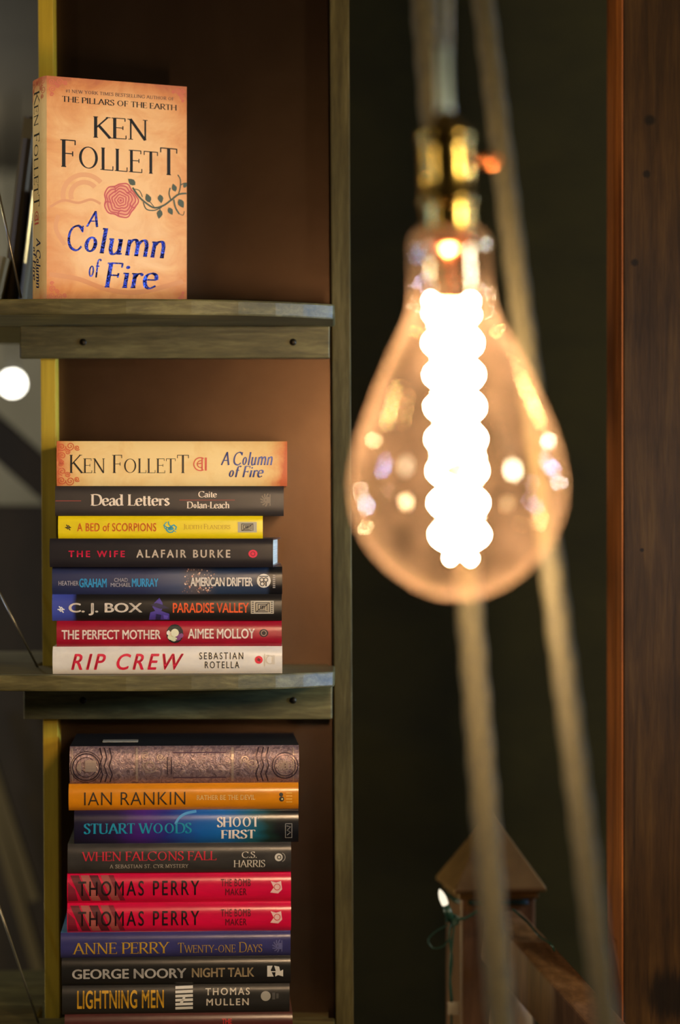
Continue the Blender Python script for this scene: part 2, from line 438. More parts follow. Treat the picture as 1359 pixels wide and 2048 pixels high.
# the tall timber at the right
YP = 2.73
xl = (1246 - 679.5) / FPX * YP
kn = [tuple(P(a, b, YP)) + (r,) for a, b, r in ((1299, 240, .0055), (1292, 348, .004), (1268, 525, .004), (1340, 1990, .026), (1283, 1100, .002))]
m_plank = wood('dark_timber', [(34, 20, 7), (58, 37, 14), (80, 54, 22)], (70, 70, 5.0), 0.6, 0.15, kn, 0.35, 0.45)
b = MB(); M = Matrix.Rotation(R_(0.1), 4, 'Y')
b.box((xl, YP, 0.0), (xl + 0.24, YP + 0.152, 2.42))
struct(b.build('trim_1', m_plank, None, 0.0018), 'tall dark knotty timber board at the right edge', 'board')
m_edge = wood('orange_wood', [(104, 50, 12), (150, 80, 22), (184, 106, 36)], (60, 60, 4.0), 0.5, 0.4, (), 0.3, 0.45)  # lighter and more orange than the timber's front
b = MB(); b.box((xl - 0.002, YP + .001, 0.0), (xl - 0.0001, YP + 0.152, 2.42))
struct(b.build('trim_2', m_edge), 'thin orange strip along the left side of the dark timber', 'trim')

# ------------------------------------------------------------------ bookcase
Y0 = 2.618
S0 = Y0 / FPX
Z1 = H - (600 - 1024) * S0; Z2 = H - (1349 - 1024) * S0; Z3 = H - (2094 - 1024) * S0
TH = 0.0172
m_shelf = wood('weathered_board', [(54, 48, 24), (90, 82, 46), (128, 118, 72)], (9, 70, 70), 0.45, 0.35, (), 0.4, 0.35)
m_upr = wood('upright_board', [(52, 45, 25), (78, 69, 39), (100, 90, 55)], (70, 70, 7), 0.6, 0.1, (), 0.3, 0.3)
m_ply = wood('yellow_ply', [(150, 122, 22), (174, 144, 30), (192, 160, 40)], (60, 60, 3), 0.5, 0.4, (), 0.1, 0.15)
m_panel, nt, bs = mat('brown_hardboard')
f = noise(nt, coords(nt, (5, 5, 5)), 1.0, 5, 0.6, 0.4)
nt.links.new(ramp(nt, [(0.3, (70, 53, 40)), (0.7, (86, 67, 51))], f), bs.inputs['Base Color'])
bs.inputs['Metallic'].default_value = 1.0; bs.inputs['Roughness'].default_value = 0.345; bs.inputs['Specular IOR Level'].default_value = 0.9
bs.inputs['Coat Weight'].default_value = 0.0; bs.inputs['Coat Roughness'].default_value = 0.06
m_screw = flat((40, 34, 22), 0.4, 0.8)
case = thing('bookcase', 'weathered wooden bookcase with bowed shelves and glossy dark brown back, full of books', 'bookcase', (-0.15, 2.74, 0))
INV = Matrix.Translation((0.15, -2.74, 0))
def cpart(bm, name, m, bevel=0.0, parent=None):
    bm.v = [tuple(INV @ Vector(v)) for v in bm.v]
    return bm.build(name, m, parent or case, bevel)
YU = 2.77
def slanted(x_top, x_bot, x_top2, x_bot2, y0, y1, z_top, z_bot):
    b = MB()
    vs = [(x_bot, y0, z_bot), (x_bot2, y0, z_bot), (x_bot2, y1, z_bot), (x_bot, y1, z_bot), (x_top, y0, z_top), (x_top2, y0, z_top), (x_top2, y1, z_top), (x_top, y1, z_top)]
    b.add(vs, [(0, 3, 2, 1), (4, 5, 6, 7), (0, 1, 5, 4), (1, 2, 6, 5), (2, 3, 7, 6), (3, 0, 4, 7)])
    return b
def ux(px, Y): return (px - 679.5) / FPX * Y
zt = P(0, 0, YU).z; zb = P(0, 2048, YU).z
def ext(xa, xb, z):   # line through the frame's top and bottom rows, carried on to height z
    return xa + (xb - xa) * (zt - z) / (zt - zb)
def upright(pa, pb, qa, qb, y0, y1):
    A, B, C_, D = ux(pa, YU), ux(pb, YU), ux(qa, YU), ux(qb, YU)
    return slanted(ext(A, B, 2.3), ext(A, B, 0), ext(C_, D, 2.3), ext(C_, D, 0), y0, y1, 2.3, 0.0)
cpart(upright(659, 671, 698, 707, YU, 2.83), 'upright', m_upr, 0.0015)
u = cpart(upright(76, 90, 106, 119, YU, 2.83), 'upright', m_ply, 0.0006); u['label'] = 'yellow upright at the left'
b = MB(); b.box((ux(98, 2.80), 2.80, 0.05), (ux(672, 2.80), 2.807, 2.28))
cpart(b, 'back_panel', m_panel)
def shelf(z, zc, xleft_c):
    b = MB()
    plan = [(-0.62, 3.06), (-0.62, 2.655), (-0.52, 2.630), (-0.45, 2.615), (-0.37, 2.605), (-0.30, 2.600), (-0.23, 2.600), (-0.16, 2.606), (-0.11, 2.616), (-0.07, 2.630), (-0.04, 2.646)]
    xe = ux(669, 2.673)
    plan += [(xe - 0.006, 2.665), (xe - 0.002, 2.668), (xe, 2.674), (xe, 2.769), (ux(72, YU), 2.769), (ux(72, YU), 3.06)]
    b.prism(plan, 'z', z - TH, z)
    return cpart(b, 'shelf_board', m_shelf, 0.0022)
def cleat(z0, z1, px0, px1):
    b = MB(); b.box((ux(px0, YU), YU - 0.012, z0), (ux(px1, YU), YU - 0.0002, z1))
    c = cpart(b, 'cleat', m_shelf, 0.0015)
    for px in (168, 586):
        s = MB(); x = ux(px, YU); zz = z0 + (z1 - z0) * .5
        s.lathe([(0, 0.0012), (0.0036, 0.0009), (0.004, 0)], 16, 0, Matrix.Translation((x, YU - 0.012, zz)) @ Matrix.Rotation(R_(90), 4, 'X'))
        cpart(s, 'screw', m_screw, 0, c)
    return c
for z in (Z1, Z2, Z3):
    shelf(z, 0, 0)
    b = MB(); b.box((ux(122, 2.77), 2.7695, z - TH), (ux(656, 2.77), 2.7995, z)); k = cpart(b, 'shelf_backing', m_shelf)
cleat(P(0, 718, YU).z, Z1 - TH, 42, 659)
cleat(P(0, 1437, YU).z, Z2 - TH, 50, 664)
cleat(Z3 - TH - 0.04, Z3 - TH, 55, 668)
# steel cables that brace the open left bay
m_cable = flat((150, 148, 135), 0.3, 0.9)
for (a, b_, Y) in (((-14, 330), (42, 596), 2.70), ((-30, 1128), (78, 1340), 2.74), ((-40, 1700), (80, 2056), 2.74)):
    q = MB(); q.tube([P(*a, Y), P(*b_, Y)], 0.0014, 8)
    cpart(q, 'brace_cable', m_cable)

# ------------------------------------------------------------------ books
m_page = noisy('page_edges', [(150, 142, 120), (196, 188, 164)], (4, 4, 900), 0.8, 0, 0.2)
def pt(V, F, fn):
    return [fn(v) for v in V], F
def make_book(name, label, x0, y0, x1, y1, jm, decals, Y=2.618, yaw=2.0, D=0.158, curve=0.0045, pw=3.2, covm=None, covdec=(), group=None, zbase=None, free=None, dyaw=0, paperback=False):
    """x0..y1: where the spine stands in photo pixels at distance Y; local x along the spine, -y out of the spine, z up through the thickness"""
    s = Y / FPX; L = (x1 - x0) * s; T = (y1 - y0) * s
    if free is None:
        p = P(x0, y1, Y); z = zbase if zbase is not None else p.z
        root = thing(name, label, 'book', (p.x, Y, z), group); root.rotation_euler = (0, 0, R_(yaw))
    else:
        root = thing(name, label, 'book', free.to_translation(), group); root.matrix_world = free
    mats = [jm]; mi = {}
    def midx(m):
        if m.name not in mi: mi[m.name] = len(mats); mats.append(m)
        return mi[m.name]
    def ys(zv): return curve * min(1.0, abs(2 * zv / T - 1)) ** pw
    b = MB(); nz = 22; tk = 0.0016
    zs = [T * (0.5 - 0.5 * math.cos(math.pi * i / nz)) for i in range(nz + 1)]
    outer = [(D, 0.0)] + [(ys(zv), zv) for zv in zs] + [(D, T)]
    inner = [(D, T - tk)] + [(ys(zv) + tk, min(max(zv, tk), T - tk)) for zv in reversed(zs)] + [(D, tk)]
    prof = outer + inner; n = len(prof)
    vs = [(0, y, zz) for y, zz in prof] + [(L, y, zz) for y, zz in prof]
    cm = midx(covm) if covm else 0
    for i in range(n):
        j = (i + 1) % n
        sm = 1 <= i <= nz
        mm = cm if (i == nz + 1) else 0
        b.add([vs[i], vs[j], vs[j + n], vs[i + n]], [(3, 2, 1, 0)], mm, False)
        b.s[-1] = False
    # share the spine's own vertices so that it shades smooth
    b2 = MB()
    b2.add([(0, y, zz) for y, zz in outer[1:-1]] + [(L, y, zz) for y, zz in outer[1:-1]], [(i + nz + 1, i + nz + 2, i + 1, i) for i in range(nz)], 0, True)
    keep = [k for k in range(len(b.f)) if not (1 <= k <= nz)]
    b.f = [b.f[k] for k in keep]; b.m = [b.m[k] for k in keep]; b.s = [b.s[k] for k in keep]
    b.add(b2.v, b2.f, 0, True)
    no = len(outer)
    for off in (0, n):       # end rims of the boards
        for i in range(no - 1):
            q = [vs[off + i], vs[off + i + 1], vs[off + n - 2 - i], vs[off + n - 1 - i]]
            b.add(q, [(0, 1, 2, 3) if off else (3, 2, 1, 0)], 0)
    for d in decals:
        (V, F), m, ly = d[0], d[1], (d[2] if len(d) > 2 else 1)
        bm = bmesh.new()
        bv = [bm.verts.new(((px - x0) * s, 0, T - (py - y0) * s)) for px, py in V]
        for fc in F:
            try: bm.faces.new([bv[i] for i in fc])
            except ValueError: pass
        for k in range(1, 14):
            bmesh.ops.bisect_plane(bm, geom=bm.verts[:] + bm.edges[:] + bm.faces[:], plane_co=(0, 0, T * k / 14), plane_no=(0, 0, 1))
        bm.verts.index_update()
        VV = []
        for v in bm.verts:
            zz = min(max(v.co.z, 0.0002), T - 0.0002); xx = min(max(v.co.x, 0.0001), L - 0.0001)
            VV.append((xx, ys(zz) - 0.00016 * ly, zz))
        FF = []
        for fc in bm.faces:
            ids = [v.index for v in fc.verts]
            nn = fc.normal
            FF.append(ids if nn.y < 0 else ids[::-1])
        b.add(VV, FF, midx(m), False)
        bm.free()
    for d in covdec:         # print on the front cover: page coordinates u (0..1 across) and v (0..1 down)
        (V, F), m, ly = d[0], d[1], (d[2] if len(d) > 2 else 1)
        VV = [(v * L, curve + u_ * (D - curve), T + 0.00014 * ly) for u_, v in V]
        b.add(VV, [tuple(reversed(f_)) for f_ in F], midx(m), False)
    b.build('dust_jacket', mats, root)
    pg = MB(); e = 0.0 if paperback else 0.003
    pg.box((e + .0002, curve + tk + .002, tk), (L - e - .0002, D - (0.0008 if paperback else 0.004), T - tk))
    pg.build('page_block', m_page, root)
    return root

def tx(body, x0, y0, x1, y1, c, bold=0.0, shear=0.0, track=1.0, ly=1, rough=0.45, metal=0.0):
    return (fit(sans_word(body, bold, shear, track), x0, y0, x1, y1), flat(c, rough, metal), ly)
def sx(body, x0, y0, x1, y1, c, ly=1, rough=0.45, metal=0.0, **kw):
    return (fit(serif_word(body, **kw), x0, y0, x1, y1), flat(c, rough, metal), ly)
def dc(shape, c, ly=1, rough=0.5, metal=0.0): return (shape, flat(c, rough, metal), ly)

# -- printed papers
def jacket(name, stops_x=None, base=None, L=0.25, rough=0.35, coat=0.25, var=0.12, nscale=(30, 60, 60)):
    m, nt, b = mat(name)
    f = noise(nt, coords(nt, nscale), 1.0, 5, 0.6, 0.5)
    if stops_x:
        t = N(nt, 'ShaderNodeTexCoord'); sp = N(nt, 'ShaderNodeSeparateXYZ'); nt.links.new(t.outputs['Object'], sp.inputs[0])
        g = mathn(nt, 'MULTIPLY', sp.outputs[0], 1.0 / L)
        g = mathn(nt, 'ADD', g, mathn(nt, 'MULTIPLY', mathn(nt, 'SUBTRACT', f, 0.5), var))
        c = ramp(nt, stops_x, g)
    else:
        a = tuple(max(0, int(x * (1 - var))) for x in base); z = tuple(min(255, int(x * (1 + var))) for x in base)
        c = ramp(nt, [(0.35, a), (0.65, z)], f)
    nt.links.new(c, b.inputs['Base Color'])
    b.inputs['Roughness'].default_value = rough
    b.inputs['Coat Weight'].default_value = coat; b.inputs['Coat Roughness'].default_value = 0.24
    fr = noise(nt, coords(nt, (14, 400, 60)), 1.0, 3)
    bump(nt, b, fr, 0.05, 0.001)
    return m

# parchment jacket of the two matching novels: printed blotches, redder towards its ends
def parchment(cover):
    m, nt, b = mat('parchment_print')
    f = noise(nt, coords(nt, (22, 22, 22)), 1.0, 6, 0.62, 1.2)
    t = N(nt, 'ShaderNodeTexCoord'); sp = N(nt, 'ShaderNodeSeparateXYZ'); nt.links.new(t.outputs['Object'], sp.inputs[0])
    L = 0.247
    gx = mathn(nt, 'ABSOLUTE', mathn(nt, 'SUBTRACT', mathn(nt, 'MULTIPLY', sp.outputs[0], 2 / L), 1.0))
    gx = mathn(nt, 'POWER', gx, 5.0)
    if cover:
        gy = mathn(nt, 'ABSOLUTE', mathn(nt, 'SUBTRACT', mathn(nt, 'MULTIPLY', sp.outputs[1], 2 / 0.163), 1.05))
        gx = mathn(nt, 'ADD', mathn(nt, 'MULTIPLY', gx, .8), mathn(nt, 'MULTIPLY', mathn(nt, 'POWER', gy, 2.0), .42))
    f2 = noise(nt, coords(nt, (60, 12, 60)), 1.0, 4, 0.6, 0.8)
    g = mathn(nt, 'ADD', gx, mathn(nt, 'MULTIPLY', mathn(nt, 'SUBTRACT', f, 0.5), 1.1))
    g = mathn(nt, 'ADD', g, mathn(nt, 'MULTIPLY', mathn(nt, 'SUBTRACT', f2, 0.5), 0.35))
    if cover: st = [(0.0, (236, 182, 116)), (0.35, (224, 156, 88)), (0.75, (204, 122, 56)), (1.0, (180, 92, 42))]
    else: st = [(0.0, (236, 202, 132)), (0.4, (228, 184, 112)), (0.8, (214, 136, 76)), (1.0, (196, 98, 54))]
    nt.links.new(ramp(nt, st, g), b.inputs['Base Color'])
    b.inputs['Roughness'].default_value = 0.5; b.inputs['Specular IOR Level'].default_value = 0.35
    return m
m_parch = parchment(False); m_parchc = parchment(True)
INK = (14, 11, 6); RED = (186, 62, 46); BLUE = (36, 50, 104)
def kf_spine(x0, y0, x1, y1):
    return [
        sx('Ken FolletT', x0 + 26, y0 + 27, x0 + 264, y0 + 65, INK, thick=.1, thin=.035, caps=True, small=.8, slab=.16),
        dc(merge([ring(x0 + 287, y0 + 46, 13, 2.2, 60, 300), ring(x0 + 288, y0 + 46, 7, 1.8, 80, 280), rect(x0 + 289, y0 + 33, x0 + 292, y0 + 59), rect(x0 + 296, y0 + 33, x0 + 300, y0 + 59), ribbon([(x0 + 280, y0 + 46), (x0 + 290, y0 + 44)], 2)]), (206, 84, 62)),
        sx('A Column', x0 + 328, y0 + 21, x0 + 432, y0 + 49, BLUE, thick=.15, thin=.07, shear=.22, slab=.1, rough=.3, metal=.6),
        sx('of Fire', x0 + 344, y0 + 49, x0 + 414, y0 + 73, BLUE, thick=.15, thin=.07, shear=.22, slab=.1, rough=.3, metal=.6),
        dc(scroll(x0 + 1, y0 + 1, 42, 1, 1, 1.8), (204, 92, 56)), dc(scroll(x0 + 1, y1 - 1, 42, 1, -1, 1.8), (204, 92, 56))]
GR2 = 'books stacked on the middle shelf'
GR3 = 'books stacked on the lower shelf'
# -- stack on the middle shelf, from its foot to its top
m_ripc = jacket('white_paper', base=(216, 206, 186), var=.03)
make_book('book', 'white hardcover at the foot of the middle stack, red slanted title RIP CREW', 105, 1294, 564, 1349, m_ripc, [
    tx('RIP CREW', 142, 1308, 367, 1341, (216, 28, 58), .022, .28, 1.3),
    tx('SEBASTIAN', 398, 1306, 486, 1320, (36, 32, 26), .012, 0, 1.35), tx('ROTELLA', 409, 1324, 478, 1338, (36, 32, 26), .012, 0, 1.35),
    dc(disc(517, 1321, 8), (214, 30, 50)), dc(hashmark(517, 1321, 4), (40, 14, 14), 2),
    dc(merge([rect(528, 1309, 530, 1334), ring(540, 1321, 8, 2), rect(532, 1311, 538, 1313), rect(544, 1312, 549, 1330)]), (196, 182, 156))], yaw=1.9, group=GR2, zbase=Z2 + .0003)
m_perf = jacket('crimson_paper', base=(150, 10, 34), var=.06, coat=.5)
fl = []
for k in range(9):
    a = k * 2.4; fl.append((disc(349 + 9 * math.cos(a), 1268 + 10 * math.sin(a), 7 + (k % 3), 6, 9), flat([(20, 18, 22), (206, 206, 160), (34, 40, 30), (120, 60, 110), (226, 214, 196)][k % 5], .5), 1 + k % 3))
make_book('book', 'crimson hardcover THE PERFECT MOTHER, second from the foot of the middle stack', 113, 1242, 563, 1294, m_perf, [
    tx('THE PERFECT MOTHER', 123, 1260, 321, 1279, (232, 212, 190), .03), tx('AIMEE MOLLOY', 375, 1258, 509, 1278, (232, 212, 190), .03),
    dc(disc(349, 1268, 17, 19), (24, 26, 22)), *fl, dc(disc(349, 1266, 8), (216, 210, 168), 5), dc(disc(527, 1267, 9, 8), (30, 14, 14)), dc(ring(527, 1267, 5, 1.5), (150, 120, 100), 2)], yaw=2.4, group=GR2, zbase=Z2 + 55 * S0)
m_box = jacket('black_paper', [(0, (60, 72, 148)), (.085, (56, 66, 138)), (.105, (22, 19, 16)), (1, (26, 22, 17))], L=459 * S0, var=.02)
make_book('book', 'black hardcover with blue end and orange title PARADISE VALLEY in the middle stack', 104, 1189, 563, 1242, m_box, [
    dc(hashmark(122, 1219, 7), (224, 218, 205)), tx('C. J. BOX', 137, 1206, 284, 1231, (216, 200, 176), .03),
    dc(poly((297, 1240), (300, 1225), (310, 1222), (304, 1214), (308, 1206), (318, 1196), (324, 1205), (326, 1214), (322, 1222), (338, 1228), (338, 1240)), (70, 52, 130)),
    dc(poly((300, 1210), (312, 1206), (326, 1210), (338, 1217), (320, 1218)), (34, 26, 60), 2), dc(poly((312, 1228), (322, 1230), (320, 1240), (310, 1240)), (34, 26, 64), 2), dc(poly((326, 1230), (336, 1232), (334, 1239), (327, 1238)), (98, 78, 170), 2),
    tx('PARADISE VALLEY', 345, 1206, 497, 1226, (238, 88, 26), .026), dc(rect(501, 1202, 547, 1228), (176, 164, 138)), dc(maze(510, 1205, 539, 1225), (34, 30, 26), 2), dc(merge([rect(503, 1204 + 4 * k, 507, 1206 + 4 * k) for k in range(6)] + [rect(541, 1204 + 4 * k, 545, 1206 + 4 * k) for k in range(6)]), (70, 62, 52), 2)], yaw=1.6, group=GR2, zbase=Z2 + 107 * S0)
m_drift = jacket('navy_paper', [(0, (36, 42, 72)), (.4, (48, 52, 78)), (.55, (70, 76, 94)), (.62, (92, 84, 84)), (.72, (44, 58, 76)), (.93, (40, 50, 66)), (.945, (16, 14, 14)), (1, (14, 12, 12))], L=460 * S0, var=.02, coat=.4)
rs = random.Random(4); spk = []
for k in range(110):
    x = rs.gauss(392, 22); y = rs.uniform(1138, 1186)
    if 360 < x < 428: spk.append((disc(x, y, rs.uniform(.7, 2.0), None, 6), flat([(226, 190, 160), (150, 120, 100), (110, 100, 100), (216, 150, 120)][k % 4], .5), 1))
make_book('book', 'navy hardcover AMERICAN DRIFTER with speckled city lights and blue author names', 104, 1134, 564, 1189, m_drift, spk + [
    tx('HEATHER', 117, 1162, 157, 1171, (206, 200, 196), .004), tx('GRAHAM', 158, 1157, 213, 1175, (40, 146, 190), .04), tx('CHAD', 228, 1156, 255, 1164, (206, 200, 196), .004),
    tx('MICHAEL', 221, 1166, 261, 1174, (206, 200, 196), .004), tx('MURRAY', 263, 1157, 316, 1174, (40, 146, 190), .04), tx('AMERICAN DRIFTER', 380, 1155, 505, 1173, (226, 212, 188), .035, 0, .95, 3),
    dc(disc(527, 1162, 14), (216, 204, 180), 2), dc(merge([ring(523, 1160, 4, 2), ring(531, 1160, 4, 2), ring(524, 1168, 4, 2), rect(530, 1163, 533, 1173), rect(518, 1152, 536, 1154)]), (60, 56, 54), 3),
    dc(merge([rect(545, 1150 + 4 * k, 550, 1152.4 + 4 * k) for k in range(7)]), (150, 140, 126), 2)], yaw=2.0, group=GR2, zbase=Z2 + 160 * S0)
m_wife = jacket('charcoal_paper', base=(33, 29, 31), var=.06, coat=.35)
make_book('book', 'charcoal hardcover THE WIFE jutting out left, its grey right end showing', 99, 1077, 546, 1134, m_wife, [
    tx('THE WIFE', 137, 1101, 250, 1114, (226, 26, 74), .03, 0, 1.45), tx('ALAFAIR BURKE', 273, 1099, 461, 1115, (222, 206, 182), .03, 0, 1.4), dc(disc(506, 1107, 9, 8), (222, 34, 70)), dc(ring(506, 1107, 4, 1.6), (120, 16, 40), 2)], yaw=-1.5, Y=2.610, group=GR2, zbase=Z2 + 215 * S0, curve=.003, pw=4)
m_bed = jacket('yellow_paper', base=(226, 196, 8), var=.02, coat=.4)
scor = merge([ring(340, 1057, 8, 2.4, 20, 200), ring(336, 1052, 8, 2, 60, 250), ribbon([(338, 1061), (343, 1052), (347, 1050), (352, 1054), (350, 1060)], 3.2), ribbon([(326, 1050), (334, 1055), (342, 1056)], 2.2), ribbon([(336, 1043), (337, 1049), (341, 1053)], 2.4), disc(341, 1057, 6, 4), ribbon([(331, 1060), (338, 1064), (345, 1065)], 1.6), ribbon([(345, 1061), (352, 1064)], 1.4)])
make_book('book', 'short yellow book A BED OF SCORPIONS in the middle stack', 116, 1032, 525, 1077, m_bed, [
    dc(hashmark(136, 1055, 6), (34, 28, 10)), tx('A BED of SCORPIONS', 154, 1046, 312, 1063, (232, 116, 30), .026, 0, 1.08), dc(scor, (54, 150, 150)),
    sx('Judith Flanders', 366, 1048, 460, 1060, (176, 136, 10), caps=True, thick=.1, thin=.05), dc(rect(475, 1044, 513, 1065), (168, 158, 128)), dc(maze(482, 1047, 506, 1062), (44, 38, 30), 2)], yaw=2.2, group=GR2, zbase=Z2 + 272 * S0, curve=.0025, pw=5, D=.14)
m_dead = jacket('black_brown_paper', base=(46, 38, 31), var=.05, coat=.15, rough=.45)
CRM = (228, 208, 178)
make_book('book', 'dark brown hardcover Dead Letters, second from the top of the middle stack', 110, 972, 567, 1032, m_dead, [
    sx('Dead Letters', 181, 988, 339, 1012, CRM, thick=.17, thin=.055, slab=.22), sx('Caite', 396, 982, 433, 995, CRM, thick=.15, thin=.06), sx('Dolan-Leach', 373, 1003, 458, 1017, CRM, thick=.16, thin=.06),
    dc(rect(111, 1001, 162, 1002.4), (140, 52, 40)), dc(rect(358, 999.4, 469, 1000.8), (140, 52, 40)), dc(fleuron(533, 1000, 13), (122, 106, 84))], yaw=2.1, group=GR2, zbase=Z2 + 317 * S0, curve=.003, pw=4)
make_book('book', 'parchment coloured hardcover lying on top of the middle stack, spine lettered KEN FOLLETT', 113, 882, 574, 972, m_parch, kf_spine(113, 882, 574, 972), yaw=2.3, group=GR2, zbase=Z2 + 377 * S0, curve=.004, pw=4, covm=m_parchc)

# -- stack on the lower shelf, from its foot to its top
m_last = jacket('maroon_paper', base=(66, 20, 14), var=.08, coat=.6)
make_book('book', 'dark maroon hardcover under the lower stack, cut by the bottom edge', 129, 2031, 585, 2094, m_last, [tx('THE', 443, 2042, 463, 2052, (190, 30, 30), .02), tx('NIGHT', 300, 2054, 420, 2076, (190, 150, 60), .02)][:1], yaw=3.25, group=GR3, zbase=Z3 + .0003)
m_light = jacket('soft_black_paper', base=(30, 27, 22), var=.06, coat=.2, rough=.42)
make_book('book', 'black hardcover LIGHTNING MEN with gold title and a striped white block', 124, 1973, 579, 2031, m_light, [
    tx('LIGHTNING MEN', 154, 1982, 327, 2019, (200, 148, 30), .022, 0, 1.05), dc(merge([poly((350, 1976 + 8.2 * k), (385, 1975 + 8.2 * k), (385, 1980.4 + 8.2 * k), (350, 1981.4 + 8.2 * k)) for k in range(6)] + [poly((358, 2010), (366, 1996), (370, 1998), (362, 2014))]), (206, 198, 180)),
    tx('THOMAS', 410, 1980, 499, 1994, (206, 192, 168), .024, 0, 1.3), tx('MULLEN', 412, 2001, 497, 2015, (206, 192, 168), .024, 0, 1.3), dc(disc(531, 1997, 10), (150, 142, 126)), dc(merge([rect(544, 1990, 550, 2004), rect(552, 1992, 557, 2002)]), (66, 62, 56))], yaw=3.45, group=GR3, zbase=Z3 + 63 * S0)
make_book('book', 'black hardcover lettered GEORGE NOORY in grey above LIGHTNING MEN', 123, 1917, 581, 1973, jacket('gloss_black_paper', base=(24, 22, 19), var=.05, coat=.5), [
    tx('GEORGE NOORY', 144, 1939, 372, 1959, (172, 164, 150), .03), tx('NIGHT TALK', 383, 1939, 508, 1958, (150, 128, 92), .03),
    dc(merge([poly((534, 1936), (545, 1936), (541, 1945), (547, 1958), (534, 1958)), poly((548, 1936), (558, 1938), (560, 1947), (566, 1944), (566, 1958), (556, 1955), (550, 1958), (551, 1946)), rect(536, 1947, 560, 1949)]), (196, 188, 172))], yaw=3.35, group=GR3, zbase=Z3 + 121 * S0)
m_anne = jacket('blue_violet_paper', base=(50, 48, 92), var=.06, coat=.25)
m_annec = jacket('pale_blue_picture', [(0, (70, 130, 176)), (.25, (170, 186, 196)), (.5, (196, 190, 180)), (.75, (120, 150, 180)), (1, (150, 70, 60))], L=461 * S0, var=.4)
GOLD = (206, 160, 46)
make_book('book', 'violet blue hardcover with gold name ANNE PERRY in the lower stack', 121, 1867, 581, 1917, m_anne, [
    sx('ANNE PERRY', 145, 1886, 338, 1910, GOLD, thick=.12, thin=.045, rough=.35, metal=.3), sx('Twenty-one Days', 355, 1888, 524, 1909, (190, 150, 62), caps=True, small=.76, thick=.1, thin=.045, rough=.35, metal=.3), dc(fleuron(557, 1897, 13), (84, 82, 120))], yaw=3.55, group=GR3, zbase=Z3 + 177 * S0, covm=m_annec)
m_bomb = jacket('hot_red_paper', base=(206, 6, 56), var=.07, coat=.7, rough=.3, nscale=(12, 40, 60))
def bomb(y0):
    o = []
    for i, (a, c) in enumerate(((140, (96, 20, 26)), (160, (160, 78, 66)), (178, (84, 16, 22)), (200, (150, 66, 58)), (216, (120, 14, 30)))):
        wv = 17 if i < 4 else 10
        o.append(dc(poly((a, y0 + 3), (a + wv, y0 + 3), (a + wv + 24, y0 + 54), (a + 24, y0 + 54)), c))
    o.append(dc(poly((136, y0 + 16), (150, y0 + 30), (156, y0 + 54), (136, y0 + 54)), (120, 14, 34)))
    o += [tx('THOMAS PERRY', 156, y0 + 14, 398, y0 + 44, (30, 6, 10), .012, 0, 1.3, 2), tx('THE BOMB', 441, y0 + 12, 501, y0 + 27, (96, 8, 26), .02, 0, 1.1), tx('MAKER', 450, y0 + 31, 493, y0 + 45, (96, 8, 26), .02, 0, 1.1),
          dc(merge([poly((541, y0 + 17), (552, y0 + 20), (562, y0 + 17), (564, y0 + 34), (556, y0 + 42), (540, y0 + 40), (547, y0 + 30))]), (222, 176, 160)), dc(ring(554, y0 + 29, 6, 1.4), (200, 60, 70), 2)]
    return o
make_book('book', 'hot red hardcover THE BOMB MAKER, lower of the two alike, on the violet blue book', 134, 1808, 582, 1867, m_bomb, bomb(1809.5), yaw=3.45, group=GR3, zbase=Z3 + 227 * S0, curve=.006, pw=3)
make_book('book', 'hot red hardcover THE BOMB MAKER, upper of the two alike, under WHEN FALCONS FALL', 134, 1748, 582, 1808, m_bomb, bomb(1749), yaw=3.55, group=GR3, zbase=Z3 + 286 * S0, curve=.006, pw=3)
m_falc = jacket('grey_black_paper', base=(50, 46, 40), var=.12, coat=.3)
m_falcc = jacket('grey_green_picture', base=(96, 98, 84), var=.3)
make_book('book', 'grey black hardcover with red title WHEN FALCONS FALL', 135, 1689, 582, 1748, m_falc, [
    sx('WHEN FALCONS FALL', 163, 1704, 432, 1723, (190, 24, 44), thick=.12, thin=.05), sx('A SEBASTIAN ST. CYR MYSTERY', 219, 1730, 376, 1738, (160, 148, 128), thick=.13, thin=.07, track=.1),
    sx('C.S.', 483, 1706, 513, 1719, (196, 182, 158), thick=.13, thin=.05), sx('HARRIS', 467, 1723, 530, 1738, (196, 182, 158), thick=.13, thin=.05), dc(disc(557, 1718, 8), (196, 186, 166)), dc(ring(558, 1718, 3.6, 1.8), (60, 56, 48), 2), dc(rect(459, 1700, 540, 1701.2), (120, 112, 96)), dc(ring(561, 1718, 9, 1.4, -70, 70), (150, 142, 126))], yaw=3.35, group=GR3, zbase=Z3 + 346 * S0, covm=m_falcc)
m_woods = jacket('night_blue_paper', [(0, (18, 14, 34)), (.18, (34, 22, 56)), (.3, (64, 26, 104)), (.42, (34, 40, 110)), (.56, (16, 84, 148)), (.68, (18, 92, 150)), (.8, (20, 84, 96)), (.86, (18, 42, 34)), (.92, (12, 14, 16)), (1, (10, 12, 16))], L=449 * S0, var=.12, coat=.8, rough=.3)
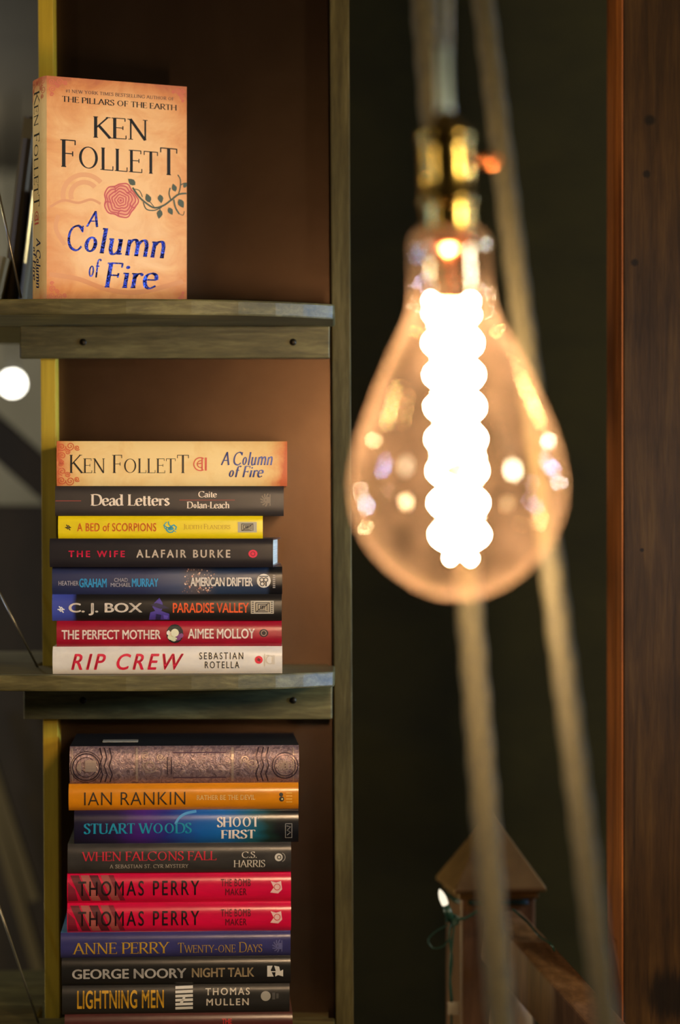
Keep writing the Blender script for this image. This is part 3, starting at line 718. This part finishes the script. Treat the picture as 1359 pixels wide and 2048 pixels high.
make_book('book', 'blue and purple hardcover STUART WOODS with white title SHOOT FIRST', 148, 1622, 597, 1689, m_woods, [
    sx('STUART WOODS', 167, 1647, 383, 1669, (0, 128, 148), thick=.17, thin=.06, slab=.24), sx('SHOOT', 433, 1636, 517, 1657, (222, 204, 184), thick=.18, thin=.055, slab=.22), sx('FIRST', 441, 1662, 510, 1681, (222, 204, 184), thick=.18, thin=.055, slab=.22),
    dc(merge([rect(570, 1650, 571.4, 1680), rect(583, 1650, 584.4, 1680), rect(570, 1650, 584, 1651.4), rect(570, 1678.6, 584, 1680), ribbon([(573, 1655), (581, 1657), (574, 1664), (581, 1668), (574, 1674)], 1.8)]), (120, 116, 108)),
    dc(ribbon([(p.x, p.y) for p in smooth_path([(350, 1650, 0), (358, 1637, 0), (372, 1629, 0), (392, 1625, 0)], 6)], 5), (70, 140, 180))], yaw=3.55, group=GR3, zbase=Z3 + 405 * S0, curve=.0055, pw=3.2)
m_rank = jacket('orange_paper', base=(206, 124, 8), var=.03, coat=.7, rough=.3)
make_book('book', 'orange hardcover lettered IAN RANKIN, second from the top of the lower stack', 137, 1569, 597, 1622, m_rank, [
    tx('IAN RANKIN', 168, 1585, 370, 1611, (38, 30, 12), -.006, 0, 1.06), tx('RATHER BE THE DEVIL', 393, 1592, 510, 1602, (228, 186, 110), .018, 0, 1.02), dc(merge([disc(562, 1592, 4), disc(563, 1601, 5)]), (44, 40, 26)), dc(disc(564, 1601, 2), (190, 170, 110), 2), dc(merge([rect(572, 1588 + 6 * k, 584, 1590 + 6 * k) for k in range(4)]), (222, 160, 60))], yaw=3.35, group=GR3, zbase=Z3 + 472 * S0, curve=.0055, pw=3.2)
# the tooled leather volume on top
m_leath, nt, bs = mat('tooled_mauve_foil')
v = coords(nt, (160, 160, 160)); f = noise(nt, v, 1.0, 6, 0.65, 1.5)
nt.links.new(ramp(nt, [(0.3, (98, 78, 80)), (0.55, (156, 128, 124)), (0.75, (190, 164, 142))], f), bs.inputs['Base Color'])
bs.inputs['Metallic'].default_value = 0.6; bs.inputs['Roughness'].default_value = 0.3
bump(nt, bs, f, 0.5, 0.002)
DK = (66, 50, 56); LT = (176, 152, 132)
def dm(shape, c, ly=1): return (shape, flat(c, .38, .6), ly)
m_black = flat((14, 12, 11), 0.5, 0, 0.3)
bk = make_book('book', 'thick tooled mauve grey volume with black covers on top of the lower stack', 139, 1494, 598, 1569, m_leath, [
    dm(rect(271, 1497, 275, 1566), LT, 2), dm(rect(462, 1497, 467, 1566), LT, 2), dm(rect(143, 1497, 145.5, 1566), LT, 2), dm(rect(586, 1497, 588, 1566), LT, 2),
    dm(merge([ring(172, 1535, 27, 2.4), ring(172, 1535, 31, 1.4), ring(172, 1535, 20, 1.4)]), DK, 2), dm(rect(170, 1521, 192, 1544), LT, 3), dm(poly((152, 1536), (162, 1522), (162, 1548)), LT, 2),
    dm(merge([ribbon([(x, 1497), (x + 5, 1515), (x, 1533), (x + 6, 1550), (x + 1, 1566)], 2.4) for x in (199, 208, 218)]), DK, 2),
    dm(merge([ribbon([(x, 1497), (x - 5, 1515), (x, 1533), (x - 6, 1550), (x - 1, 1566)], 2.4) for x in (517, 527, 537)]), DK, 2),
    dm(merge([ring(570, 1534, 26, 2.2), ring(570, 1534, 21, 1.4)]), DK, 2), dm(merge([ring(560 + 9 * k, 1534, 6, 1.8) for k in range(3)] + [ring(563 + 9 * k, 1529, 5, 1.4) for k in range(2)] + [ring(563 + 9 * k, 1539, 5, 1.4) for k in range(2)]), LT, 3),
    dm(merge([ring(300, 1532, 14, 2, 20, 200), ring(300, 1532, 8, 2), curl(320, 1515, 8, 1.6, 0, 1.6), curl(290, 1512, 8, 1.6, 90, 1.6)]), LT, 2), dm(merge([rect(333, 1515, 335, 1550), rect(341, 1515, 343, 1550)]), DK, 2),
    dm(merge([curl(504, 1530, 12, 1.6, 0, 1.8), curl(490, 1522, 9, 1.6, 120, 1.6)]), LT, 2), dm(merge([rect(345, 1506, 452, 1508), rect(345, 1556, 452, 1558)]), (96, 70, 84), 2)], yaw=3.45, group=GR3, zbase=Z3 + 525 * S0, curve=.007, pw=2.6, covm=m_black, D=.158)
st = MB(); s_ = S0
st.box((0.0335, 0.052, 75 * s_), (0.0335 + 0.039, 0.076, 75 * s_ + 0.0006))
o = st.build('price_sticker', flat((150, 146, 128), .5), bk); o['label'] = 'pale oblong sticker'

# -- the novel standing on the upper shelf, front cover turned to us
ang = R_(25.0)
LH = 0.2455; TK = 0.0475; DW = 0.167
pc = P(87, 600, 2.632)        # lower corner between spine and front cover
ex = Vector((0, 0, -1)); ey = Vector((math.cos(ang), math.sin(ang), 0)); ez = ex.cross(ey)
org = Vector((pc.x, pc.y, Z1 + LH + .0003)) - ez * TK
Mx = Matrix(((ex.x, ey.x, ez.x, org.x), (ex.y, ey.y, ez.y, org.y), (ex.z, ey.z, ez.z, org.z), (0, 0, 0, 1)))
def cv(x, y):                 # closer look of the photograph (420 px wide, enlarged) -> cover u, v
    t = (x - 330) / 885.0
    u_ = t * 1.025 / ((1 - t) + 1.025 * t)
    top = 172 + 62 * t; bot = 1611 - 6 * t
    return u_, (y - top) / (bot - top)
def cmap(shape):
    return [cv(*p) for p in shape[0]], shape[1]
def skewfit(word, x0, yl0, yl1, x1, yr0, yr1):
    V, F = word
    ax = min(v[0] for v in V); bx = max(v[0] for v in V); ay = min(v[1] for v in V); by = max(v[1] for v in V)
    out = []
    for v in V:
        t = (v[0] - ax) / (bx - ax); q = (v[1] - ay) / (by - ay)
        a = yl0 + (yr0 - yl0) * t; c = yl1 + (yr1 - yl1) * t
        out.append((x0 + (x1 - x0) * t, c + (a - c) * q))
    return out, F
mINK = flat((14, 11, 6), .6, 0, .25)
mFOIL, nt, bs = mat('blue_foil'); f = noise(nt, coords(nt, (90, 90, 90)), 1.0, 3, .5)
bs.inputs['Base Color'].default_value = (*rgb(24, 36, 112), 1); bs.inputs['Metallic'].default_value = .9; bs.inputs['Roughness'].default_value = .26
bump(nt, bs, f, 1.0, .004)
mFOIL.name = 'blue_foil'; mROSE = flat((190, 62, 58), .5); mLEAF = flat((38, 54, 26), .5); mORN = flat((200, 88, 54), .5)
cd = [
    (cmap(skewfit(serif_word('#1 NEW YORK TIMES BESTSELLING AUTHOR OF', thick=.17, thin=.09, track=.06), 445, 256, 279, 1130, 300, 322)), flat((96, 54, 22), .5), 1),
    (cmap(skewfit(serif_word('THE PILLARS OF THE EARTH', thick=.15, thin=.06), 423, 299, 338, 1148, 348, 385)), mINK, 1),
    (cmap(skewfit(serif_word('KEN', thick=.12, thin=.04, slab=.18), 614, 422, 566, 958, 442, 578)), mINK, 1),
    (cmap(skewfit(serif_word('FolletT', thick=.115, thin=.04, caps=True, small=.82, slab=.16), 412, 575, 752, 1152, 622, 792)), mINK, 1),
    (cmap(skewfit(serif_word('A', thick=.15, thin=.07, shear=.25, slab=.12), 570, 1025, 1130, 645, 1026, 1130)), mFOIL, 1),
    (cmap(skewfit(serif_word('C', thick=.13, thin=.07, shear=.12, slab=.12), 456, 1116, 1286, 556, 1118, 1288)), mFOIL, 1),
    (cmap(skewfit(serif_word('olumn', thick=.13, thin=.07, shear=.16, slab=.14), 560, 1128, 1295, 1075, 1148, 1318)), mFOIL, 1),
    (cmap(skewfit(serif_word('of', thick=.13, thin=.07, shear=.18, slab=.12), 586, 1326, 1446, 668, 1328, 1450)), mFOIL, 1),
    (cmap(skewfit(serif_word('Fire', thick=.13, thin=.06, shear=.14, slab=.16), 684, 1348, 1514, 1028, 1350, 1508)), mFOIL, 1)]
rose = []
for k, (rr, wv) in enumerate(((104, 9), (88, 8), (70, 8), (52, 8), (35, 7), (18, 7))):
    pts = []
    for i in range(61):
        a = 2 * math.pi * i / 60
        q = rr * (1 + .075 * math.cos(5 * a + k * .7) + .02 * math.cos(11 * a))
        pts.append((786 + q * math.cos(a), 955 + q * math.sin(a)))
    rose.append(ribbon(pts, wv))
for k in range(5):
    a = k * 1.2566 + .3; rose.append(ribbon([(786 + 60 * math.cos(a), 955 + 60 * math.sin(a)), (786 + 84 * math.cos(a + .25), 955 + 84 * math.sin(a + .25)), (786 + 103 * math.cos(a + .1), 955 + 103 * math.sin(a + .1))], 8))
cd.append((cmap(merge(rose + [disc(786, 955, 8)])), mROSE, 1))
cd.append((cmap(disc(786, 955, 100, 102, 28)), flat((222, 140, 96), .5), 0.5))
def vine(p, wv): return ribbon([(q.x, q.y) for q in smooth_path([(a, c, 0) for a, c in p], 6)], wv)
vs_ = [vine([(862, 872), (900, 925), (945, 965), (1000, 995), (1060, 980), (1110, 945), (1160, 908), (1213, 900)], 11),
       vine([(865, 880), (905, 890), (925, 930)], 5), vine([(930, 962), (950, 1005), (1000, 1012), (1050, 990)], 7), vine([(1160, 908), (1172, 860), (1172, 815), (1155, 785)], 7),
       vine([(1110, 945), (1098, 905), (1105, 868)], 8), vine([(1128, 940), (1140, 990), (1165, 1030)], 10), vine([(1165, 1030), (1190, 1036), (1198, 1012)], 4), vine([(1172, 850), (1195, 838), (1213, 836)], 6), vine([(1040, 988), (1036, 1015)], 5), vine([(1000, 990), (975, 960)], 5)]
for (lx, ly_, a, sz) in ((858, 838, 220, 34), (962, 938, 250, 34), (1042, 936, 80, 32), (1036, 1032, 100, 34), (1106, 1012, 60, 30), (1132, 868, 250, 30), (1176, 962, 60, 36), (1203, 850, 300, 22)):
    ca, sa = math.cos(R_(a)), math.sin(R_(a)); pts = []
    for (q, h_) in ((-.8, 0), (-.45, .42), (0, .58), (.5, .36), (.95, 0), (.5, -.36), (0, -.58), (-.45, -.42)):
        pts.append((lx + sz * (q * ca - h_ * sa), ly_ + sz * (q * sa + h_ * ca)))
    vs_.append(poly(*pts))
cd.append((cmap(merge(vs_)), mLEAF, 2))
for (x, y, s, a, c) in ((338, 182, 110, 1, 1), (1205, 240, 84, -1, 1), (340, 1600, 104, 1, -1), (1205, 1598, 74, -1, -1)):
    cd.append((cmap(scroll(x, y, s, a, c, 5)), mORN, 1))
# the faint globe and banner printed behind the lettering
for rr in (132, 84): cd.append((cmap(ring(560, 930, rr, 30, 160, 320)), flat((222, 152, 90), .5), .6))
cd.append((cmap(vine([(350, 1010), (430, 965), (520, 978), (600, 955), (660, 980)], 16)), flat((214, 140, 80), .5), .7))
cd.append((cmap(vine([(400, 1060), (385, 1150), (440, 1250)], 26)), flat((216, 144, 82), .5), .6))
cd.append((cmap(vine([(345, 1440), (520, 1462), (700, 1520), (900, 1530), (1190, 1450)], 30)), flat((208, 132, 68), .5), .6))
PX = LH / S0   # spine length in pixels
make_book('book', 'parchment coloured novel standing on the upper shelf, front cover with a red rose facing out', 0, 0, PX, TK / S0, m_parch, [
    (pt(*d[0], lambda v: (v[0] * PX / 461.0, v[1] * (TK / S0) / 90.0)), d[1], 1) for d in kf_spine(0, 0, 461, 90)],
    free=Mx, D=DW, curve=.0036, pw=4, covm=m_parchc, covdec=cd)

# -- books leaning in the open left bay of the upper shelf
def leaning(label, bx, bw, topx, topy, Y, jm, band=None, D=.13):
    s = Y / FPX; p = P(bx, 600, Y); hgt = (600 - topy) * s; thk = bw * s
    tl = math.atan2((topx - bx), (600 - topy))
    root = thing('book', label, 'book', (p.x, Y, Z1), 'books leaning at the left end of the upper shelf')
    root.rotation_euler = (0, tl, 0)
    e = thk * math.sin(tl)
    root.location.z = Z1 + (e if tl > 0 else 0) + 0.0003
    j = MB(); prof = [(D, 0), (.006, 0), (.002, thk * .2), (0, thk * .5), (.002, thk * .8), (.006, thk), (D, thk), (D, thk - .0015), (.007, thk - .0015), (.007, .0015), (D, .0015)]
    vs = [(q[1], q[0], 0) for q in prof]; n = len(prof)
    j.prism([(q[1], q[0]) for q in prof], 'z', 0, hgt)
    if band:
        j.add([(thk * .15, -.0003, hgt * band[0]), (thk * .85, -.0003, hgt * band[0]), (thk * .85, -.0003, hgt * band[1]), (thk * .15, -.0003, hgt * band[1])], [(0, 1, 2, 3)], 1)
    j.build('dust_jacket', [jm, flat(band[2], .5) if band else jm], root)
    g = MB(); g.box((.0016, .0075, .003), (thk - .0016, D - .004, hgt - .003)); g.build('page_block', m_page, root)
leaning('tall dark brown book leaning behind the rose novel, cream band at its head', -2, 27, 46, 196, 2.86, flat((54, 38, 20), .5), (.89, .99, (126, 112, 74)), .115)
leaning('pale silvery book leaning just left of the rose novel', 32, 16, 62, 345, 2.85, flat((168, 168, 160), .25, .4), None, .105)
leaning('short cream book leaning at the left edge of the upper shelf', -32, 24, -5, 480, 2.84, flat((150, 136, 98), .5), None, .11)

# ------------------------------------------------------------------ hanging bulb
lamp = thing('pendant_lamp', 'large clear pear shaped bulb with glowing spiral filament in a brass socket', 'lamp', P(897, 455, YB))
LI = Matrix.Translation(-lamp.location)
tilt = math.atan2(26, 745)
AX0 = P(897, 455, YB)
def axis(px_down, r=0, a=0):   # point on the bulb's axis, px_down pixels below the glass's shoulder
    return (px_down * SB * math.sin(tilt), 0, -px_down * SB * math.cos(tilt))
RT = Matrix.Rotation(-tilt, 4, 'Y')
def lat(prof, n=64):           # (radius px, photo y) -> lathe about the tilted axis
    b = MB(); b.lathe([(r * SB, -(y - 455) * SB) for r, y in prof], n, 0, RT); return b
glass = bpy.data.materials.new('amber_glass'); glass.use_nodes = True; nt = glass.node_tree
nt.nodes.remove(nt.nodes['Principled BSDF'])
tr = N(nt, 'ShaderNodeBsdfTransparent'); tr.inputs[0].default_value = (0.97, 0.90, 0.80, 1)
gl = N(nt, 'ShaderNodeBsdfGlossy'); gl.inputs['Roughness'].default_value = 0.02; gl.inputs[0].default_value = (1, 0.95, 0.88, 1)
tl_ = N(nt, 'ShaderNodeBsdfTranslucent'); tl_.inputs[0].default_value = (0.9, 0.58, 0.36, 1)
df = N(nt, 'ShaderNodeBsdfDiffuse'); df.inputs[0].default_value = (0.9, 0.58, 0.36, 1)
ad = N(nt, 'ShaderNodeMixShader'); ad.inputs[0].default_value = 0.5
nt.links.new(tl_.outputs[0], ad.inputs[1]); nt.links.new(df.outputs[0], ad.inputs[2])
lw = N(nt, 'ShaderNodeLayerWeight'); lw.inputs[0].default_value = 0.5
fz = mathn(nt, 'POWER', lw.outputs['Facing'], 5.0)
m1 = N(nt, 'ShaderNodeMixShader')
dv = noise(nt, coords(nt, (30, 30, 22)), 1.0, 4, 0.6, 0.8)
hz = mathn(nt, 'MULTIPLY', mathn(nt, 'ADD', mathn(nt, 'MULTIPLY', fz, 0.075), mathn(nt, 'MAXIMUM', 0.004, mathn(nt, 'MULTIPLY', mathn(nt, 'SUBTRACT', dv, 0.30), 0.058))), 1.0)
nt.links.new(hz, m1.inputs[0]); nt.links.new(tr.outputs[0], m1.inputs[1]); nt.links.new(ad.outputs[0], m1.inputs[2])
m2 = N(nt, 'ShaderNodeMixShader')
nt.links.new(mathn(nt, 'ADD', 0.09, mathn(nt, 'MULTIPLY', fz, 0.5)), m2.inputs[0])
nt.links.new(m1.outputs[0], m2.inputs[1]); nt.links.new(gl.outputs[0], m2.inputs[2])
nt.links.new(m2.outputs[0], nt.nodes['Material Output'].inputs[0])
gp = [(r_ * (1 - .028 * min(1, max(0, (y_ - 600) / 200))), y_) for r_, y_ in [(40, 456), (56, 458), (68, 464), (76, 476), (79, 492), (79, 520), (79, 560), (80, 590), (84, 615), (93, 640), (105, 665), (119, 690), (133, 716), (147, 744), (160, 770), (174, 802), (188, 834), (200, 866), (210, 898), (217, 930), (221, 962), (221, 990), (217, 1020), (208, 1050), (194, 1080), (176, 1106), (154, 1130), (126, 1154), (96, 1174), (62, 1189), (30, 1196), (0, 1198)]]
lat(gp, 96).build('glass_envelope', glass, lamp)
# filament: two glowing spirals
m_fil = emit('glowing_filament', (1.0, 0.72, 0.46), 900)
fm = MB()
pitch = 128.0; y_a, y_b = 628, 1118
for ph in (0.25, math.pi + 0.25):
    pts = []
    nst = 150
    for i in range(nst + 1):
        y = y_a + (y_b - y_a) * i / nst
        a = ph + 2 * math.pi * (y - y_a) / pitch
        taper = min(1.0, (y_b + 26 - y) / 60.0)
        rr = 47 * (0.35 + 0.65 * min(1, taper)) 
        c = Vector(axis(y - 455))
        pts.append(c + Vector((math.cos(a) * rr * SB, math.sin(a) * rr * SB, 0)))
    top = Vector(axis(606 - 455)) + Vector(((-38 if ph < 2 else 38) * SB, 0.006, 0))
    fm.tube(smooth_path([top + Vector((0, 0, .004)), top, pts[0]], 4)[:-1] + pts, 0.0010, 8)
fm.build('filament', m_fil, lamp)
m_stem = flat((190, 150, 120), 0.2, 0.6)
m_cop = noisy('copper_cap', [(190, 110, 66), (214, 134, 84)], (40, 40, 40), 0.22, 1.0, 0.05)
m_brass, nt, bs = mat('old_brass')
f = noise(nt, coords(nt, (60, 60, 60)), 1.0, 4)
nt.links.new(ramp(nt, [(0.35, (140, 110, 46)), (0.65, (190, 158, 84))], f), bs.inputs['Base Color']); bs.inputs['Metallic'].default_value = 1.0; bs.inputs['Roughness'].default_value = 0.2
lat([(0, 470), (46, 472), (52, 482), (40, 500), (14, 512), (11, 560), (14, 590), (28, 598), (30, 606), (0, 608)], 40).build('glass_stem', m_cop, lamp)
q = MB(); q.tube([axis(606 - 455), axis(1146 - 455)], 0.0011, 8); q.build('support_rod', flat((120, 96, 70), .3, .8), lamp)
q = lat([(0, 395), (44, 395), (48, 400)] + [(48 + (3 if k % 2 else 0), 404 + 6 * k) for k in range(9)] + [(52, 458), (0, 460)], 48)
q.build('screw_base', m_brass, lamp)
sk = lat([(0, 222), (16, 222), (20, 232), (30, 246), (48, 258), (54, 270), (55, 282), (49, 286), (50, 300), (51, 350), (51, 392), (56, 398), (56, 410), (50, 414), (0, 414)], 48).build('socket', m_brass, lamp)
q = MB(); c0 = Vector(axis(318 - 455)) + Vector((49 * SB, 0, 0)); q.tube([c0, c0 + Vector((34 * SB, -.004, -.001))], 0.0026, 10)
q.tube([c0 + Vector((30 * SB, -.004, .001)), c0 + Vector((36 * SB, -.0045, -.0005)), c0 + Vector((56 * SB, -.006, -.004))], [0.003, 0.0066, 0.004], 12)
q.build('turn_key', m_cop, sk)
q = MB(); p0 = Vector(axis(226 - 455)); ptop = Vector((-0.002, 0.012, 2.42 - lamp.location.z - .012))
q.tube([p0, p0 * 0.9 + ptop * 0.1, ptop], 0.0042, 10, lobes=2, twist=.5)
q.build('cord', noisy('woven_cord', [(84, 78, 50), (128, 124, 96)], (200, 200, 200), .5), lamp)
q = MB(); q.lathe([(0, 0), (.05, 0), (.05, -.008), (.02, -.022), (0, -.024)], 32, 0, Matrix.Translation(ptop + Vector((0, 0, .012)))); q.build('ceiling_cup', m_brass, lamp)
lat([(13, 92), (15, 100), (15, 205), (17, 218), (17, 226), (0, 226)], 20).build('cord_grip', flat((150, 160, 150), .3, .8), lamp)

# ------------------------------------------------------------------ ropes
m_rope = noisy('jute', [(38, 35, 15), (55, 50, 23)], (160, 160, 160), .8, 0, .4)
def rope(label, p0, p1, rad, extra):
    a, b_ = P(*p0), P(*p1); d = (a - b_)
    t = (2.42 - a.z) / d.z; top = a + d * t
    low = b_ - d * ((b_.z - 0.0) / d.z)
    n = 400
    pts = [top + (low - top) * (i / n) for i in range(n + 1)]
    m = MB(); m.tube(pts, rad, 12, lobes=3, twist=.35)
    o = m.build('rope', m_rope); tag(o, label, 'rope', 'jute ropes')
rope('thick jute rope passing behind the bulb and socket', (846, 0, 2.05), (1002, 2048, 1.88), 0.0110, 0)
rope('thinner slanting jute rope to the right of the bulb', (966, 0, 1.98), (1212, 2048, 1.76), 0.0090, 0)

# ------------------------------------------------------------------ railing with copper capped post
YC = 2.97; SCP = YC / FPX
m_post = wood('stained_post', [(84, 58, 36), (120, 86, 54), (150, 112, 74)], (60, 60, 5), .4, .5, (), .2, .3)
m_capc = noisy('aged_copper', [(112, 84, 46), (144, 110, 62)], (14, 14, 14), .42, .4, .1)
rail = thing('railing', 'brown stair railing with a pyramid copper cap on its post, lower right', 'railing', (P(985, 0, YC).x, YC + .05, 0))
rl = rail.location.copy()
pz = P(0, 1784, YC).z
q = MB(); hw = 0.047; yw = R_(9)
M = Matrix.Rotation(yw, 4, 'Z')
q.box((-hw, -hw, 0.0), (hw, hw, pz - .004), 0, M)
post = q.build('newel_post', m_post, rail, .004)
q = MB(); cw = .0575; zc = pz
bs_ = [M @ Vector((sx_ * cw, sy_ * cw, zc)) for sx_, sy_ in ((-1, -1), (1, -1), (1, 1), (-1, 1))]
b2_ = [v + Vector((0, 0, .005)) for v in bs_]
apx = Vector((0, 0, P(0, 1632, YC).z))
q.add(bs_ + b2_ + [apx], [(3, 2, 1, 0), (0, 1, 5, 4), (1, 2, 6, 5), (2, 3, 7, 6), (3, 0, 4, 7), (4, 5, 8), (5, 6, 8), (6, 7, 8), (7, 4, 8)])
q.box((-hw - .003, -hw - .003, pz - .009), (hw + .003, hw + .003, pz - .0005), 0, M)
q.build('post_cap', m_capc, post, .0012)
# handrail running down towards us
def beam(a, b_, wd, ht, mb):
    a, b_ = Vector(a), Vector(b_); d = (b_ - a).normalized(); sd = d.cross(Vector((0, 0, 1))).normalized(); up = sd.cross(d)
    vs = [p + sd * x * wd / 2 + up * z * ht / 2 for p in (a, b_) for x, z in ((-1, -1), (1, -1), (1, 1), (-1, 1))]
    mb.add(vs, [(0, 1, 2, 3), (7, 6, 5, 4), (0, 4, 5, 1), (1, 5, 6, 2), (2, 6, 7, 3), (3, 7, 4, 0)])
q = MB(); a = P(1000, 1868, 2.95) - rl; b_ = P(1330, 2235, 2.55) - rl
beam(a, b_, .045, .062, q)
q.build('handrail', m_post, rail, .003)

q = MB(); c_ = P(1022, 1968, 2.93) - rl
q.lathe([(.026 * math.sin(math.pi / 2 * k / 8), .05 * (math.cos(math.pi / 2 * k / 8) - 1)) for k in range(9)] + [(.026, -c_.z)], 28, 0, Matrix.Translation(c_))
q.build('baluster', noisy('pale_turned_wood', [(170, 130, 84), (200, 160, 108)], (30, 30, 6), .4), rail)
# string of fairy lights tied round the post
m_wire = flat((24, 58, 46), .35)
fair = thing('fairy_lights', 'green fairy light wire with a lit clear mini bulb tied round the capped post', 'fairy lights', P(905, 1830, 2.90))
fl_ = fair.location.copy()
q = MB(); cen = Vector((rl.x, rl.y, 0)) - Vector((fl_.x, fl_.y, 0))
for k in range(3):
    zz = P(0, 1801 + 4 * k, YC).z - fl_.z; pts = []
    for i in range(41):
        a = 2 * math.pi * i / 40; c, s_ = math.cos(a), math.sin(a)
        rr = (hw + .0035) / max(abs(c), abs(s_)) if k else (hw + .005) / max(abs(c), abs(s_))
        rr = min(rr, hw * 1.27)
        v = M @ Vector((c * rr, s_ * rr, 0)); pts.append(v + cen + Vector((0, 0, zz + .001 * math.sin(a + k * 2))))
    q.tube(pts, .0014, 6)
q.build('wire', m_wire, fair); q = MB()
def fp(px, py, Y=2.895): return P(px, py, Y) - fl_
q.tube(smooth_path([fp(886, 1812), fp(893, 1830), fp(908, 1838), fp(930, 1836), fp(955, 1822)], 6), .0020, 6)
q.tube(smooth_path([fp(893, 1822), fp(902, 1842), fp(898, 1870), fp(903, 1920), fp(899, 1965), fp(902, 2004)], 6), .0015, 6)
q.tube(smooth_path([fp(899, 1822), fp(906, 1850), fp(904, 1880), fp(899, 1940), fp(904, 2004)], 6), .0013, 6)
q.tube(smooth_path([fp(896, 1850), fp(872, 1862), fp(856, 1880), fp(866, 1896), fp(886, 1892), fp(900, 1874)], 6), .0009, 6)
for k in range(4): q.tube(smooth_path([fp(890 + 3 * k, 1836), fp(904, 1842 + 3 * k), fp(916, 1838 + 2 * k), fp(906, 1830 + k), fp(892, 1832 + 4 * k)], 5), .0015, 6)
q.build('wire', m_wire, fair); q = MB()
q.tube(smooth_path([fp(1024, 1818, 2.86), fp(1052, 1842, 2.86), fp(1078, 1872, 2.85), fp(1100, 1888, 2.80), fp(1108, 1902, 2.80)], 6), .0014, 6)
q.build('wire', m_wire, fair); q = MB()
q.tube(smooth_path([fp(1052, 1985, 2.89), fp(1066, 2012, 2.86), fp(1076, 2040, 2.85), fp(1080, 2080, 2.85)], 6), .0016, 6)
q.build('wire', m_wire, fair)
q = MB(); q.tube(smooth_path([fp(902, 2028), fp(902, 2060), fp(896, 2140)], 6), .0014, 6); q.build('wire', m_wire, fair)
q = MB(); d = (fp(878, 1778) - fp(891, 1812)); L = d.length
Mq = Matrix.Translation(fp(891, 1812)) @ d.to_track_quat('Z', 'Y').to_matrix().to_4x4()
q.lathe([(.0022, 0), (.0042, L * .12), (.0044, L * .5), (.003, L * .78), (.001, L * .96), (0, L)][::-1], 16, 0, Mq)
q.build('mini_bulb', emit('mini_bulb_glow', (1.0, .88, .66), 0.9), fair)
q = MB(); q.lathe([(0, .001), (.0046, .001), (.005, -.016), (0, -.017)], 14, 0, Mq); q.build('bulb_holder', m_wire, fair)
q = MB(); A_ = fp(895, 2004); q.box((A_.x, A_.y - .001, fp(0, 2030).z), (fp(917, 0).x, A_.y + .0005, fp(0, 2003).z)); q.build('paper_tag', flat((176, 164, 140), .6), fair, .0004)

# ------------------------------------------------------------------ the back of the shop, seen past the left end of the shelves
g = thing('globe_lamp', 'glowing round white lamp far behind the left end of the shelves', 'lamp', P(25, 767, 6.5))
q = MB(); q.lathe([(.022 * math.sin(math.pi * i / 16), .022 * math.cos(math.pi * i / 16)) for i in range(17)], 32); q.build('globe', emit('globe_glow', (1.0, .95, .82), 16), g)
q = MB(); q.tube([(0, 0, .02), (0, 0, 2.42 - g.location.z)], .006, 8); q.build('hanging_rod', flat((30, 28, 24), .5), g)
m_dk = wood('blackened_wood', [(24, 17, 10), (34, 25, 15), (44, 33, 20)], (30, 30, 4), .5)
# frame of the dark rack behind
rk = thing('rack', 'dark blackened wooden rack with a slanted brace behind the left bay', 'rack', (-.62, 3.95, 0))
q2 = MB(); a = P(-160, 735, 3.9) - rk.location; b_ = P(150, 1012, 3.9) - rk.location; beam(a, b_, .05, .055, q2); q2.build('slanted_brace', m_dk, rk)
q2 = MB(); zt_ = P(0, 1010, 3.97).z; q2.box((-.28, -.01, 0), (.34, .4, zt_ - .0)); q2.build('cabinet_body', m_dk, rk, .004)
for (pa, pb) in (((-60, 1400), (70, 1800)), ((-30, 1560), (84, 1960))):
    q2 = MB(); beam(P(*pa, 3.85) - rk.location, P(*pb, 3.85) - rk.location, .02, .018, q2); q2.build('lath', flat((76, 66, 40), .5), rk)
q2 = MB(); q2.box((-.20, .05, zt_), (-.16, .09, 1.75)); q2.build('rack_post', m_dk, rk)
q2 = MB(); q2.box((.30, .05, zt_), (.34, .09, 1.75)); q2.build('rack_post', m_dk, rk)
